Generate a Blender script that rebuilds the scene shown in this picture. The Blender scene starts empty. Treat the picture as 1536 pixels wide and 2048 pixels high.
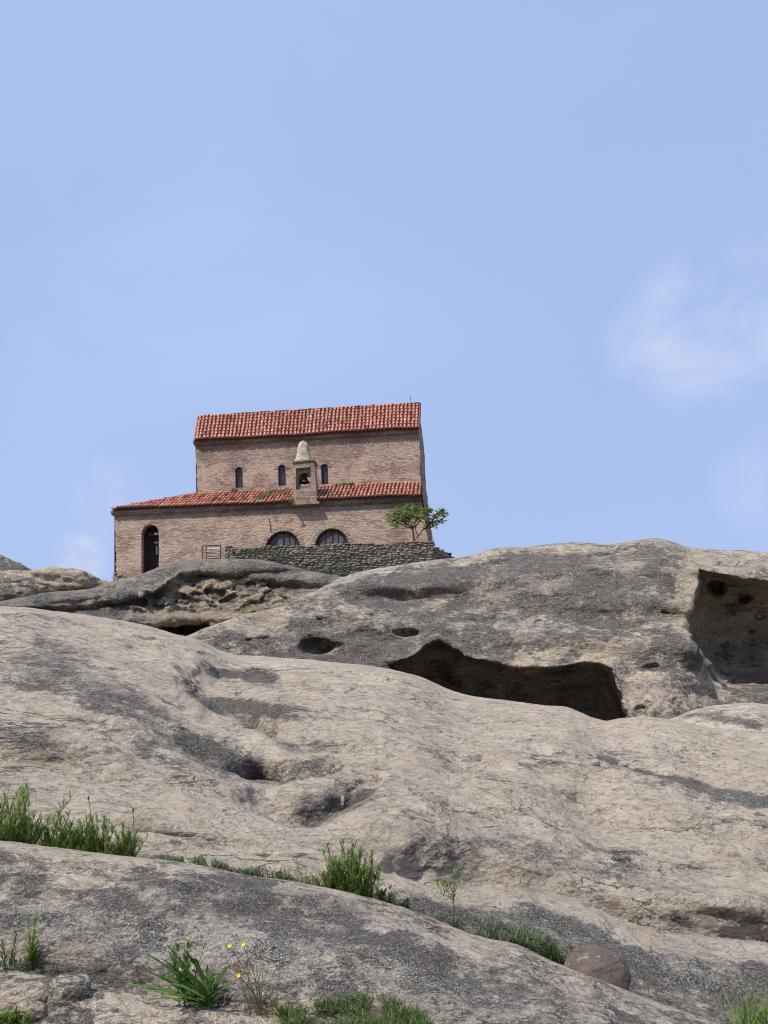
import bpy, bmesh, math, random
import numpy as np
from mathutils import Matrix, Vector
from mathutils.geometry import tessellate_polygon
R = math.radians
random.seed(7); rng = np.random.default_rng(11)
sc = bpy.context.scene; C = sc.collection

# ------------------------------------------------------------------ camera
F_PX, CX, CY = 2100.0, 768.0, 1024.0          # focal length and centre, in pixels of the 1536x2048 frame
CAM = np.array([0.0, 0.0, 1.6])
cam = bpy.data.cameras.new('camera'); co = bpy.data.objects.new('camera', cam); C.objects.link(co)
cam.sensor_fit = 'VERTICAL'; cam.angle = 2*math.atan(1024/F_PX); cam.clip_start = .05; cam.clip_end = 5000
MR = Matrix.Rotation(R(90+12), 4, 'X') @ Matrix.Rotation(R(-3.0), 4, 'Z')
co.matrix_world = Matrix.Translation(CAM) @ MR
sc.camera = co
M3 = np.array(MR.to_3x3())

# ------------------------------------------------------------------ sky, sun, exposure
SUN_EL, SUN_AZ = 54.0, -140.0                   # azimuth measured from +Y, clockwise; sun stands left of and slightly behind the viewer
sun_dir = Vector((math.sin(R(SUN_AZ))*math.cos(R(SUN_EL)), math.cos(R(SUN_AZ))*math.cos(R(SUN_EL)), math.sin(R(SUN_EL))))
w = bpy.data.worlds.new('World'); sc.world = w; w.use_nodes = True
nt = w.node_tree; nt.nodes.clear()
def N(nt, t, **k):
    n = nt.nodes.new(t)
    for a, b in k.items(): setattr(n, a, b)
    return n
out = N(nt, 'ShaderNodeOutputWorld'); bg = N(nt, 'ShaderNodeBackground'); nt.links.new(bg.outputs[0], out.inputs[0])
sky = N(nt, 'ShaderNodeTexSky', sky_type='NISHITA', sun_disc=False)
sky.sun_elevation = R(SUN_EL); sky.sun_rotation = R(SUN_AZ); sky.air_density = 1.0; sky.dust_density = 1.2; sky.ozone_density = 3.0
SKY_STRENGTH = .1
def vm(op, a, b=None, s=None):
    n = N(nt, 'ShaderNodeVectorMath', operation=op); nt.links.new(a, n.inputs[0])
    if isinstance(b, (tuple, list, Vector)): n.inputs[1].default_value = b
    elif b is not None: nt.links.new(b, n.inputs[1])
    return n.outputs['Value'] if op == 'DOT_PRODUCT' else n.outputs[0]
def wray(u, v):
    d = M3 @ np.array([(u-CX)/F_PX, (CY-v)/F_PX, -1.0]); return tuple(d/np.linalg.norm(d))
tc = N(nt, 'ShaderNodeTexCoord')
haze = N(nt, 'ShaderNodeMix', data_type='RGBA'); haze.inputs[0].default_value = .80
nt.links.new(sky.outputs[0], haze.inputs[6]); haze.inputs[7].default_value = (4.6, 5.95, 9.55, 1)   # thin bright high haze veiling the blue
cur = haze.outputs[2]
def cloud(u, v, ang, lo, hi, scale, col, amt, stretch=(1, 1, 1), seed=0):
    """a patch of thin cloud of angular radius ang about the direction seen at u, v"""
    global cur
    dot = vm('DOT_PRODUCT', tc.outputs['Generated'], wray(u, v))
    mr = N(nt, 'ShaderNodeMapRange', interpolation_type='SMOOTHSTEP'); nt.links.new(dot, mr.inputs[0])
    mr.inputs[1].default_value = math.cos(R(ang)); mr.inputs[2].default_value = 1.0
    mp = N(nt, 'ShaderNodeMapping'); mp.inputs['Scale'].default_value = stretch; mp.inputs['Location'].default_value = (seed, seed*.7, 0)
    nt.links.new(tc.outputs['Generated'], mp.inputs[0])
    nz = N(nt, 'ShaderNodeTexNoise'); nz.inputs['Scale'].default_value = scale; nz.inputs['Detail'].default_value = 5; nz.inputs['Roughness'].default_value = .5
    nz.inputs['Distortion'].default_value = .5
    nt.links.new(mp.outputs[0], nz.inputs[0])
    m2 = N(nt, 'ShaderNodeMapRange', interpolation_type='SMOOTHSTEP'); nt.links.new(nz.outputs[0], m2.inputs[0])
    m2.inputs[1].default_value = lo; m2.inputs[2].default_value = hi
    mul = N(nt, 'ShaderNodeMath', operation='MULTIPLY'); nt.links.new(mr.outputs[0], mul.inputs[0]); nt.links.new(m2.outputs[0], mul.inputs[1])
    mu2 = N(nt, 'ShaderNodeMath', operation='MULTIPLY'); nt.links.new(mul.outputs[0], mu2.inputs[0]); mu2.inputs[1].default_value = amt
    mx = N(nt, 'ShaderNodeMix', data_type='RGBA'); nt.links.new(mu2.outputs[0], mx.inputs[0]); nt.links.new(cur, mx.inputs[6]); mx.inputs[7].default_value = col
    cur = mx.outputs[2]
WHT = (6.3, 7.2, 9.3, 1); BLU = (3.6, 5.1, 8.6, 1)
cloud(300, 500, 26, .3, .75, 2.2, (4.7, 6.1, 9.2, 1), .7, (1, 1, 2))
cloud(1150, 60, 16, .3, .7, 3, (3.9, 5.3, 8.4, 1), .6, (1, 1, 2), 3)
cloud(1430, 665, 5.4, .36, .72, 10, WHT, .75, (1, 1, 1.5), 2.1)
cloud(1300, 690, 3.0, .30, .70, 14, WHT, .45, (1, 1, 1.2), 4)
cloud(1540, 590, 4, .3, .6, 11, WHT, .35, (1, 1, 1.2), 5)
cloud(160, 1120, 1.7, .3, .62, 30, (6.8, 7.3, 9.0, 1), .8, (1, 1, 1), 2)
cloud(215, 990, 2.6, .35, .65, 16, (6, 6.9, 9.0, 1), .4, (1, 1, 1), 7)
cloud(1536, 960, 3.5, .3, .6, 10, WHT, .3, (1, 1, 1), 9)
nt.links.new(cur, bg.inputs[0]); bg.inputs[1].default_value = SKY_STRENGTH
sl = bpy.data.lights.new('sun', 'SUN'); sl.energy = 4.7; sl.angle = R(.55); sl.color = (1, .955, .88)
so = bpy.data.objects.new('sun', sl); C.objects.link(so); so.rotation_euler = (-sun_dir).to_track_quat('-Z', 'Y').to_euler()
sc.view_settings.view_transform = 'Standard'; sc.view_settings.look = 'None'; sc.view_settings.exposure = 0; sc.view_settings.gamma = 1
sc.render.engine = 'CYCLES'; sc.cycles.max_bounces = 10; sc.cycles.diffuse_bounces = 7; sc.cycles.use_denoising = True; sc.cycles.adaptive_threshold = .006; sc.cycles.filter_width = 1.1

# ------------------------------------------------------------------ helpers
def tag(o, label=None, cat=None, group=None, kind=None):
    if label: o['label'] = label
    if cat: o['category'] = cat
    if group: o['group'] = group
    if kind: o['kind'] = kind
    return o
def empty(name, loc):
    o = bpy.data.objects.new(name, None); C.objects.link(o); o.location = loc; o.empty_display_size = .2; return o
def mesh_obj(name, V, Fc, mat, parent=None, smooth=False, attrs=None, mats=None):
    """V (n,3) world coordinates; Fc list of faces or (m,4) array; attrs: name -> per-vertex (n,) or (n,3)"""
    V = np.asarray(V, dtype=np.float32)
    me = bpy.data.meshes.new(name)
    if isinstance(Fc, np.ndarray):
        m, k = Fc.shape
        me.vertices.add(len(V)); me.vertices.foreach_set('co', V.ravel())
        me.loops.add(m*k); me.loops.foreach_set('vertex_index', Fc.astype(np.int32).ravel())
        me.polygons.add(m); me.polygons.foreach_set('loop_start', np.arange(0, m*k, k, dtype=np.int32))
        me.polygons.foreach_set('loop_total', np.full(m, k, dtype=np.int32)); me.update(calc_edges=True)
    else:
        me.from_pydata(V.tolist(), [], Fc); me.update()
    if smooth: me.polygons.foreach_set('use_smooth', np.ones(len(me.polygons), dtype=bool))
    for a, val in (attrs or {}).items():
        val = np.asarray(val, dtype=np.float32)
        if val.ndim == 1:
            at = me.attributes.new(a, 'FLOAT', 'POINT'); at.data.foreach_set('value', val)
        else:
            at = me.attributes.new(a, 'FLOAT_COLOR', 'POINT')
            at.data.foreach_set('color', np.hstack([val, np.ones((len(val), 1), np.float32)]).ravel())
    me.materials.append(mat)
    o = bpy.data.objects.new(name, me); C.objects.link(o)
    if parent is not None:
        o.parent = parent
        o.matrix_parent_inverse = Matrix.Translation(-Vector(parent.location))
    return o
class MB:
    def __init__(s): s.V = []; s.F = []; s.T = []
    def add(s, V, Fc, t=0.0):
        b = len(s.V); s.V.extend([tuple(map(float, p)) for p in V]); s.F.extend([tuple(i+b for i in f) for f in Fc]); s.T.extend([t]*len(V))
    def box(s, P, t=0.0):   # P: 8 points, 0-3 bottom ring, 4-7 top ring
        s.add(P, [(0,3,2,1),(4,5,6,7),(0,1,5,4),(1,2,6,5),(2,3,7,6),(3,0,4,7)], t)
    def tube(s, pts, rad, n=6, t=0.0):
        pts = [np.array(p, float) for p in pts]; V = []; Fc = []
        rad = rad if hasattr(rad, '__len__') else [rad]*len(pts)
        for i, p in enumerate(pts):
            d = pts[min(i+1, len(pts)-1)] - pts[max(i-1, 0)]; d /= np.linalg.norm(d)+1e-9
            a = np.cross(d, (0, 0, 1) if abs(d[2]) < .9 else (1, 0, 0)); a /= np.linalg.norm(a); b = np.cross(d, a)
            for k in range(n):
                q = 2*math.pi*k/n; V.append(p + rad[i]*(a*math.cos(q)+b*math.sin(q)))
        for i in range(len(pts)-1):
            for k in range(n): Fc.append((i*n+k, i*n+(k+1) % n, (i+1)*n+(k+1) % n, (i+1)*n+k))
        Fc.append(tuple(range(n-1, -1, -1))); Fc.append(tuple(range((len(pts)-1)*n, len(pts)*n)))
        s.add(V, Fc, t)
    def build(s, name, mat, parent=None, smooth=False):
        return mesh_obj(name, s.V, s.F, mat, parent, smooth, {'tint': np.array(s.T)})

# --- noise
def _hash(ix, iy, iz, seed):
    h = (ix.astype(np.int64)*374761393 + iy.astype(np.int64)*668265263 + iz.astype(np.int64)*2147483647 + seed*1274126177) & 0xFFFFFFFF
    h = ((h ^ (h >> 13))*1274126177) & 0xFFFFFFFF
    h = ((h ^ (h >> 16))*2246822519) & 0xFFFFFFFF
    return ((h ^ (h >> 15)) & 0xFFFFFF)/float(0xFFFFFF)
def vnoise(P, seed=0):
    f = np.floor(P); t = P-f; t = t*t*t*(t*(t*6-15)+10); i = f.astype(np.int64); r = 0
    for dx in (0, 1):
        wx = t[..., 0] if dx else 1-t[..., 0]
        for dy in (0, 1):
            wy = t[..., 1] if dy else 1-t[..., 1]
            for dz in (0, 1):
                wz = t[..., 2] if dz else 1-t[..., 2]
                r = r + wx*wy*wz*_hash(i[..., 0]+dx, i[..., 1]+dy, i[..., 2]+dz, seed)
    return r*2-1
def fbm(P, octs=4, seed=0, gain=.5, lac=2.03):
    P = np.asarray(P, float); a = 1; s = 0; tot = 0
    for o in range(octs):
        s = s + a*vnoise(P + 17.3*o, seed+o); tot += a; a *= gain; P = P*lac
    return s/tot
def sstep(x, a, b):
    t = np.clip((x-a)/(b-a), 0, 1); return t*t*(3-2*t)
def curve(pts):
    """smooth curve v(u) through the points (u, v)"""
    xs = np.array([p[0] for p in pts], float); ys = np.array([p[1] for p in pts], float)
    m = np.gradient(ys, xs)
    def f(u):
        u = np.asarray(u, float); uc = np.clip(u, xs[0], xs[-1])
        k = np.clip(np.searchsorted(xs, uc, side='right')-1, 0, len(xs)-2)
        h = xs[k+1]-xs[k]; t = (uc-xs[k])/h
        r = (2*t**3-3*t**2+1)*ys[k] + (t**3-2*t**2+t)*h*m[k] + (-2*t**3+3*t**2)*ys[k+1] + (t**3-t**2)*h*m[k+1]
        return r + (u-uc)*np.where(u < xs[0], m[0], m[-1])*.5
    return f
def poly_sdf(U, V, poly):
    """distance to the polygon edge, positive inside"""
    d = np.full(U.shape, 1e9); ins = np.zeros(U.shape, bool); n = len(poly)
    for i in range(n):
        x0, y0 = poly[i]; x1, y1 = poly[(i+1) % n]; ex, ey = x1-x0, y1-y0
        t = np.clip(((U-x0)*ex+(V-y0)*ey)/(ex*ex+ey*ey+1e-9), 0, 1)
        d = np.minimum(d, np.hypot(U-x0-t*ex, V-y0-t*ey))
        c = ((y0 > V) != (y1 > V)) & (U < (x1-x0)*(V-y0)/((y1-y0) if y1 != y0 else 1e-9)+x0); ins ^= c
    return np.where(ins, d, -d)
def blob(U, V, b):
    """soft ellipse (cx, cy, rx, ry, tilt in degrees, strength); tilt > 0 runs down to the right"""
    cx, cy, rx, ry, a, s = b; ca, sa = math.cos(R(a)), math.sin(R(a))
    x = ((U-cx)*ca+(V-cy)*sa)/rx; y = (-(U-cx)*sa+(V-cy)*ca)/ry
    return s*np.exp(-(x*x+y*y)**1.3)
def ray(u, v):
    u = np.asarray(u, float); v = np.asarray(v, float)
    L = np.stack([(u-CX)/F_PX, (CY-v)/F_PX, -np.ones_like(u)], -1)
    return L @ M3.T
def at(u, v, D): return CAM + ray(u, v)*D

# ------------------------------------------------------------------ materials
def newmat(name):
    m = bpy.data.materials.new(name); m.use_nodes = True; nt = m.node_tree; nt.nodes.clear()
    o = N(nt, 'ShaderNodeOutputMaterial'); b = N(nt, 'ShaderNodeBsdfPrincipled'); nt.links.new(b.outputs[0], o.inputs[0])
    b.inputs['Roughness'].default_value = .9; b.inputs['Specular IOR Level'].default_value = .25
    return m, nt, b
class G:
    """small helper to write node graphs"""
    def __init__(s, nt): s.nt = nt; s.tc = N(nt, 'ShaderNodeTexCoord')
    def lk(s, a, i):
        if hasattr(a, 'is_output'): s.nt.links.new(a, i)
        else: i.default_value = a
    def map(s, scale=(1,1,1), rot=(0,0,0), loc=(0,0,0)):
        n = N(s.nt, 'ShaderNodeMapping'); n.inputs['Scale'].default_value = scale; n.inputs['Rotation'].default_value = rot; n.inputs['Location'].default_value = loc
        s.nt.links.new(s.tc.outputs['Object'], n.inputs[0]); return n.outputs[0]
    def noise(s, vec, scale, detail=6, rough=.55, dist=0):
        n = N(s.nt, 'ShaderNodeTexNoise'); s.nt.links.new(vec, n.inputs[0]); n.inputs['Scale'].default_value = scale
        n.inputs['Detail'].default_value = detail; n.inputs['Roughness'].default_value = rough; n.inputs['Distortion'].default_value = dist; return n.outputs[0]
    def vor(s, vec, scale, feature='F1', out=0, rnd=1):
        n = N(s.nt, 'ShaderNodeTexVoronoi', feature=feature); s.nt.links.new(vec, n.inputs[0]); n.inputs['Scale'].default_value = scale
        n.inputs['Randomness'].default_value = rnd; return n.outputs[out]
    def ss(s, x, a, b, lo=0, hi=1):
        n = N(s.nt, 'ShaderNodeMapRange', interpolation_type='SMOOTHSTEP'); s.lk(x, n.inputs[0])
        for i, q in zip((1, 2, 3, 4), (a, b, lo, hi)): n.inputs[i].default_value = q
        return n.outputs[0]
    def m(s, op, a, b=0, c=0):
        n = N(s.nt, 'ShaderNodeMath', operation=op); s.lk(a, n.inputs[0]); s.lk(b, n.inputs[1]); s.lk(c, n.inputs[2]); return n.outputs[0]
    def mix(s, f, a, b, blend='MIX'):
        n = N(s.nt, 'ShaderNodeMix', data_type='RGBA', blend_type=blend); s.lk(f, n.inputs[0])
        s.lk(a if hasattr(a, 'is_output') else (*a, 1), n.inputs[6]); s.lk(b if hasattr(b, 'is_output') else (*b, 1), n.inputs[7]); return n.outputs[2]
    def attr(s, name):
        n = N(s.nt, 'ShaderNodeAttribute', attribute_name=name); return n
    def bump(s, h, strength, dist, prev=None):
        n = N(s.nt, 'ShaderNodeBump'); n.inputs['Strength'].default_value = strength; n.inputs['Distance'].default_value = dist
        s.nt.links.new(h, n.inputs['Height'])
        if prev is not None: s.nt.links.new(prev, n.inputs['Normal'])
        return n.outputs[0]

def rock_mat(name, k=1.0, light=(.53, .46, .375), cream=(.63, .535, .415), grey=(.28, .25, .215), dark=(.082, .072, .062), bumpd=.05, patch=1.0):
    """weathered sandstone: k scales the pattern (1 near, <1 far). Vertex colours: R lichen crust plus painted shade, G bare warm stone, B pale speckled lichen"""
    m, nt, b = newmat(name); g = G(nt)
    p = g.attr('paint'); sp = N(nt, 'ShaderNodeSeparateColor'); nt.links.new(p.outputs[0], sp.inputs[0])
    lich_shade, warm, speck = sp.outputs[0], sp.outputs[1], sp.outputs[2]
    v = g.map(); vs = g.map((1, 1, 2.6), (R(8), R(14), 0))          # bedding planes dip to the right
    n1 = g.noise(vs, 1.3*k, 9, .62, .4); n2 = g.noise(v, 6*k, 10, .68); n3 = g.noise(vs, 22*k, 8, .7, .6); n4 = g.noise(v, 95*k, 6, .7)
    n5 = g.noise(vs, 52*k, 5, .72, .8); n6 = g.noise(v, 120*k, 3, .8)
    base = g.mix(g.ss(n1, .38, .62), light, cream)
    base = g.mix(g.m('MULTIPLY', g.ss(g.noise(g.map((1, 1, 1.6), loc=(7, 2, 4)), 3.1*k, 8, .7, .5), .50, .60), .40), base, (light[0]*.72, light[1]*.68, light[2]*.66))
    base = g.mix(g.m('MULTIPLY', g.ss(n3, .51, .59), .42), base, grey)
    base = g.mix(g.m('MULTIPLY', g.ss(n5, .54, .61), .42), base, (grey[0]*.8, grey[1]*.8, grey[2]*.8))
    base = g.mix(g.m('MULTIPLY', g.ss(n2, .53, .62), .5), base, (light[0]*1.28, light[1]*1.24, light[2]*1.16))
    base = g.mix(g.m('MULTIPLY', g.ss(n5, .46, .40), .45), base, (light[0]*1.35, light[1]*1.28, light[2]*1.16))
    base = g.mix(g.m('MULTIPLY', warm, g.ss(n2, .25, .6)), base, (.46, .36, .255))
    base = g.mix(g.ss(g.m('ADD', lich_shade, g.m('ADD', g.m('MULTIPLY', g.m('SUBTRACT', n3, .5), 3.2), g.m('MULTIPLY', g.m('SUBTRACT', n2, .5), 3.0))), .12, .8, 0, .5), base, (.19, .165, .14))
    # grey film of lichen, then the black crust, both also drawing the painted shade
    n8 = g.noise(g.map((1, 1, 1.5), loc=(2, 8, 3)), 2.2*k, 9, .66, .7)
    dev = lambda n, k_: g.m('MULTIPLY', g.m('SUBTRACT', n, .5), k_*patch)
    s = g.m('ADD', g.m('MULTIPLY', lich_shade, .52), g.m('ADD', g.m('ADD', dev(n8, 2.4), dev(n2, 1.9)), g.m('ADD', dev(n3, 1.5), dev(n5, 1.1))))
    f1 = g.ss(s, .21, .29)
    base = g.mix(g.m('MULTIPLY', f1, .78), base, g.mix(g.ss(n4, .42, .58), (.155, .14, .122), (.37, .335, .285)))
    f2 = g.ss(g.m('ADD', s, g.m('MULTIPLY', g.m('SUBTRACT', n4, .5), .8)), .42, .49)
    base = g.mix(g.m('MULTIPLY', f2, .80), base, g.mix(g.ss(n6, .45, .6), dark, (dark[0]*2.1, dark[1]*2.1, dark[2]*2.1)))
    # fine pale grains on the crust
    gr = g.m('MULTIPLY', g.ss(g.m('ADD', n6, g.m('MULTIPLY', speck, .035)), .565, .62), g.m('ADD', g.m('MULTIPLY', speck, .6), g.m('MULTIPLY', lich_shade, .25)))
    base = g.mix(gr, base, (.50, .48, .44))
    # grit: sharp light and dark grains everywhere
    base = g.mix(g.m('MULTIPLY', g.ss(n6, .53, .60), g.m('ADD', .12, g.m('MULTIPLY', lich_shade, .45))), base, g.mix(1, base, (1.5, 1.48, 1.42), 'MULTIPLY'))
    base = g.mix(g.m('MULTIPLY', g.ss(n6, .47, .41), g.m('ADD', .14, g.m('MULTIPLY', lich_shade, .5))), base, g.mix(1, base, (.50, .48, .46), 'MULTIPLY'))
    n7 = g.noise(g.map((1, 1, 2.0), (R(8), R(14), 0), (3, 1, 8)), 34*k, 6, .8, .4)
    base = g.mix(g.m('MULTIPLY', g.ss(n7, .57, .63), .45), base, (.115, .10, .085))
    # hairline cracks along the bedding
    cn = g.noise(g.map((1, 1, 3.4), (R(8), R(14), 0), (1, 5, 2)), .9*k, 7, .62, .8); cm = g.noise(g.map(loc=(4, 4, 9)), 1.7*k, 3, .5)
    crk = g.m('MULTIPLY', g.ss(g.m('ABSOLUTE', g.m('SUBTRACT', cn, .5)), .0065, .001), g.ss(cm, .50, .58))
    base = g.mix(g.m('MULTIPLY', crk, .8), base, (.06, .05, .04))
    # pale rosettes
    dv_ = N(nt, 'ShaderNodeVectorMath', operation='SCALE'); nc = N(nt, 'ShaderNodeTexNoise'); nt.links.new(v, nc.inputs[0]); nc.inputs['Scale'].default_value = 60*k; nc.inputs['Detail'].default_value = 3
    nt.links.new(nc.outputs[1], dv_.inputs[0]); dv_.inputs['Scale'].default_value = .03/k; av = N(nt, 'ShaderNodeVectorMath', operation='ADD'); nt.links.new(v, av.inputs[0]); nt.links.new(dv_.outputs[0], av.inputs[1])
    vo = g.vor(av.outputs[0], 75*k, out=0); col = g.vor(av.outputs[0], 75*k, out=1)
    sc_ = N(nt, 'ShaderNodeSeparateColor'); nt.links.new(col, sc_.inputs[0])
    pick = g.m('GREATER_THAN', g.m('ADD', sc_.outputs[0], g.m('MULTIPLY', speck, .25)), .985)
    spot = g.m('MULTIPLY', g.m('MULTIPLY', g.ss(vo, .5, .2), pick), g.ss(n3, .42, .5))
    base = g.mix(g.m('MULTIPLY', spot, .7), base, (.46, .45, .42))
    vo2 = g.noise(v, 11*k, 5, .65); pk = g.noise(g.map(loc=(9, 3, 1)), 3.1*k, 2, .5)
    org = g.m('MULTIPLY', g.m('MULTIPLY', g.ss(vo2, .60, .66), g.ss(pk, .52, .6)), g.m('MULTIPLY', g.m('ADD', speck, .02), .7))
    base = g.mix(org, base, (.28, .13, .06))
    nt.links.new(base, b.inputs['Base Color'])
    h = g.m('ADD', g.m('MULTIPLY', n3, .5), g.m('ADD', g.m('MULTIPLY', n2, 1.0), g.m('ADD', g.m('MULTIPLY', n4, g.m('ADD', .06, g.m('MULTIPLY', lich_shade, .2))), g.m('MULTIPLY', n5, .22))))
    pl = g.ss(g.noise(g.map((1, 1, 2.6), (R(8), R(14), 0), (6, 6, 1)), 2.6*k, 8, .62, .6), .488, .512); pl2 = g.ss(g.noise(g.map((1, 1, 2.2), loc=(1, 6, 6)), 9*k, 6, .62, .5), .49, .51)
    h = g.m('ADD', h, g.m('ADD', g.m('MULTIPLY', pl, .30), g.m('MULTIPLY', pl2, .14)))
    h = g.m('ADD', g.m('ADD', h, g.m('MULTIPLY', f2, .06)), g.m('ADD', g.m('MULTIPLY', crk, -.35), g.m('MULTIPLY', n7, .15)))
    nt.links.new(g.bump(h, 1.0, bumpd/k), b.inputs['Normal'])
    b.inputs['Specular IOR Level'].default_value = .15
    return m
M_ROCK_NEAR = rock_mat('sandstone_near', 1.0)
M_ROCK_MID = rock_mat('sandstone_slope', .55, patch=.68)
M_ROCK_FAR = rock_mat('sandstone_outcrop', .30, light=(.50, .425, .335), cream=(.60, .49, .365), grey=(.26, .23, .19))
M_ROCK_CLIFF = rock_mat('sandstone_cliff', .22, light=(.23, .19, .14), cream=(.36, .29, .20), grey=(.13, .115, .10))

def simple(name, colr, var=.25, scale=8, rough=.85, bump=0, spec=.25, tint=None, metallic=0):
    m, nt, b = newmat(name); g = G(nt); n = g.noise(g.map(), scale, 6, .6)
    c = g.mix(g.ss(n, .3, .7), tuple(x*(1-var) for x in colr), tuple(x*(1+var) for x in colr))
    if tint is not None:
        c = g.mix(g.attr('tint').outputs['Fac'], c, tint)
    nt.links.new(c, b.inputs['Base Color']); b.inputs['Roughness'].default_value = rough; b.inputs['Specular IOR Level'].default_value = spec; b.inputs['Metallic'].default_value = metallic
    if bump: nt.links.new(g.bump(n, .8, bump), b.inputs['Normal'])
    return m
def leaf_mat(name, a, c, dry=(.25, .2, .1)):
    m, nt, b = newmat(name); g = G(nt)
    t = g.attr('tint').outputs['Fac']
    colr = g.mix(t, a, c); colr = g.mix(g.ss(g.noise(g.map(), 30, 2), .62, .75, 0, .35), colr, dry)
    nt.links.new(colr, b.inputs['Base Color']); b.inputs['Roughness'].default_value = .55; b.inputs['Specular IOR Level'].default_value = .3
    tr = N(nt, 'ShaderNodeBsdfTranslucent'); nt.links.new(g.mix(.5, colr, (.16, .24, .03)), tr.inputs[0])
    mx = N(nt, 'ShaderNodeMixShader'); mx.inputs[0].default_value = .3
    nt.links.new(b.outputs[0], mx.inputs[1]); nt.links.new(tr.outputs[0], mx.inputs[2])
    nt.links.new(mx.outputs[0], nt.nodes['Material Output'].inputs[0]); return m
M_LEAF = leaf_mat('leaf_green', (.065, .12, .028), (.23, .31, .08))
M_LEAF_DK = leaf_mat('leaf_dark', (.022, .042, .016), (.06, .095, .03))
M_LEAF_YL = leaf_mat('leaf_yellow_green', (.11, .17, .03), (.24, .30, .06))
M_LEAF_GR = leaf_mat('leaf_grey_green', (.08, .11, .06), (.18, .22, .13))
M_LEAF_ROS = leaf_mat('leaf_rosette', (.035, .085, .018), (.10, .19, .04))
M_STRAW = leaf_mat('dry_stalk', (.16, .13, .07), (.30, .25, .14))
M_STEM = simple('plant_stem', (.11, .12, .045), .3, 30)
M_BARK = simple('bark', (.10, .08, .06), .3, 14, bump=.01)
M_PETAL = simple('yellow_petal', (.80, .66, .03), .1, 30)
M_BROWNROCK = None

# ------------------------------------------------------------------ rock sheets
SHEETS = {}
def sheet(name, top, bot, depth, u0, u1, du, nv, mat, paint, back=(6, 2), amp=(.12, 1.2), fine=(.01, 14), label=None, edge=.0, bed=(0, 1)):
    us = np.arange(u0, u1+du, du); ts = np.linspace(0, 1, nv)
    U, T = np.meshgrid(us, ts); vt, vb = top(us), bot(us); Vv = vt + (vb-vt)*T
    D = depth(U, Vv, T, vt[None, :])
    P = CAM + ray(U, Vv)*D[..., None]
    # relief along the surface normal
    gu = np.gradient(P, axis=1); gv = np.gradient(P, axis=0); nn = np.cross(gu, gv); nn /= np.linalg.norm(nn, axis=-1, keepdims=True)+1e-9
    nn = np.where((nn*ray(U, Vv)).sum(-1, keepdims=True) > 0, -nn, nn)
    S = P*np.array([1, 1, 2.0])
    disp = amp[0]*fbm(S/amp[1], 4, 3) + fine[0]*fbm(S*fine[1], 4, 9, .6)
    B_ = P + .25*bed[1]*fbm(P/(bed[1]*3), 3, 40)[..., None]; q_ = fbm(np.stack([B_[..., 0]/(bed[1]*5), B_[..., 1]/(bed[1]*5), (B_[..., 2]+.12*B_[..., 0])/bed[1]], -1), 3, 41, .6)
    disp = disp + bed[0]*(np.abs(q_)**.6)*np.sign(q_)*sstep(fbm(P/(bed[1]*9), 2, 44), -.35, .3)
    fade = 1 if edge == 0 else sstep(T*(vb-vt)[None, :], 0, edge)*.75+.25
    P = P + nn*(disp*fade)[..., None]
    pt = paint(U, Vv, T, vt[None, :])
    nb = 14; rows = []; r0 = ray(us, vt); r0 = r0/np.linalg.norm(r0, axis=-1, keepdims=True)
    for k in range(nb, 0, -1):
        x = k/nb; q = P[0] + r0*(back[0]*x); q[:, 2] -= back[1]*x*x
        q = q + .5*fbm(q/amp[1], 3, 3)[:, None]*np.array([0, 0, 1])*amp[0]*x; rows.append(q)
    Pa = np.concatenate([np.stack(rows), P], 0); pa = np.concatenate([np.repeat(pt[:1], nb, 0), pt], 0)
    nr, nc = Pa.shape[:2]; idx = np.arange(nr*nc).reshape(nr, nc)
    Fc = np.stack([idx[:-1, :-1], idx[1:, :-1], idx[1:, 1:], idx[:-1, 1:]], -1).reshape(-1, 4)
    o = mesh_obj(name, Pa.reshape(-1, 3), Fc, mat, smooth=True, attrs={'paint': np.clip(pa, -.4, 1.2).reshape(-1, 3)})
    tag(o, label, kind='structure')
    SHEETS[name] = (us, Vv, P)
    return o
def on(name, u, v):
    us, Vv, P = SHEETS[name]; j = int(np.clip(round((u-us[0])/(us[1]-us[0])), 0, len(us)-1))
    i = int(np.argmin(abs(Vv[:, j]-v))); return P[i, j].copy()

slab = lambda u, v, dz=0: on('rock_slope', u, v)+np.array([0, 0, dz])
fg = lambda u, v, dz=0: on('foreground_rock', u, v)+np.array([0, 0, dz])
def step(U, V, line, J, w_up, amt=None, r=0.0, w_dn=20, soft=12.0):
    """log-depth change where a crest line hides a hollow behind it: jump above the line, easing over w_up; the lip rolls over w_dn below it"""
    vc = line(U); x = vc-V; a = 1 if amt is None else amt(U)
    hol = J*sstep(x, -soft*.2, soft)*np.exp(-(np.maximum(x, 0)/w_up)**2)
    lip = r*np.where(x <= 0, np.exp(np.minimum(x, 0)/w_dn), np.exp(-np.maximum(x, 0)/w_up*1.5))
    return a*(hol+lip)
def ramp(pts):
    xs = [p[0] for p in pts]; ys = [p[1] for p in pts]
    
    xs = np.array(xs, float); ys = np.array(ys, float)
    def f(u):
        k = np.clip(np.searchsorted(xs, u, side='right')-1, 0, len(xs)-2); t = np.clip((u-xs[k])/(xs[k+1]-xs[k]), 0, 1); return ys[k]+(ys[k+1]-ys[k])*t*t*(3-2*t)
    return f

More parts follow.
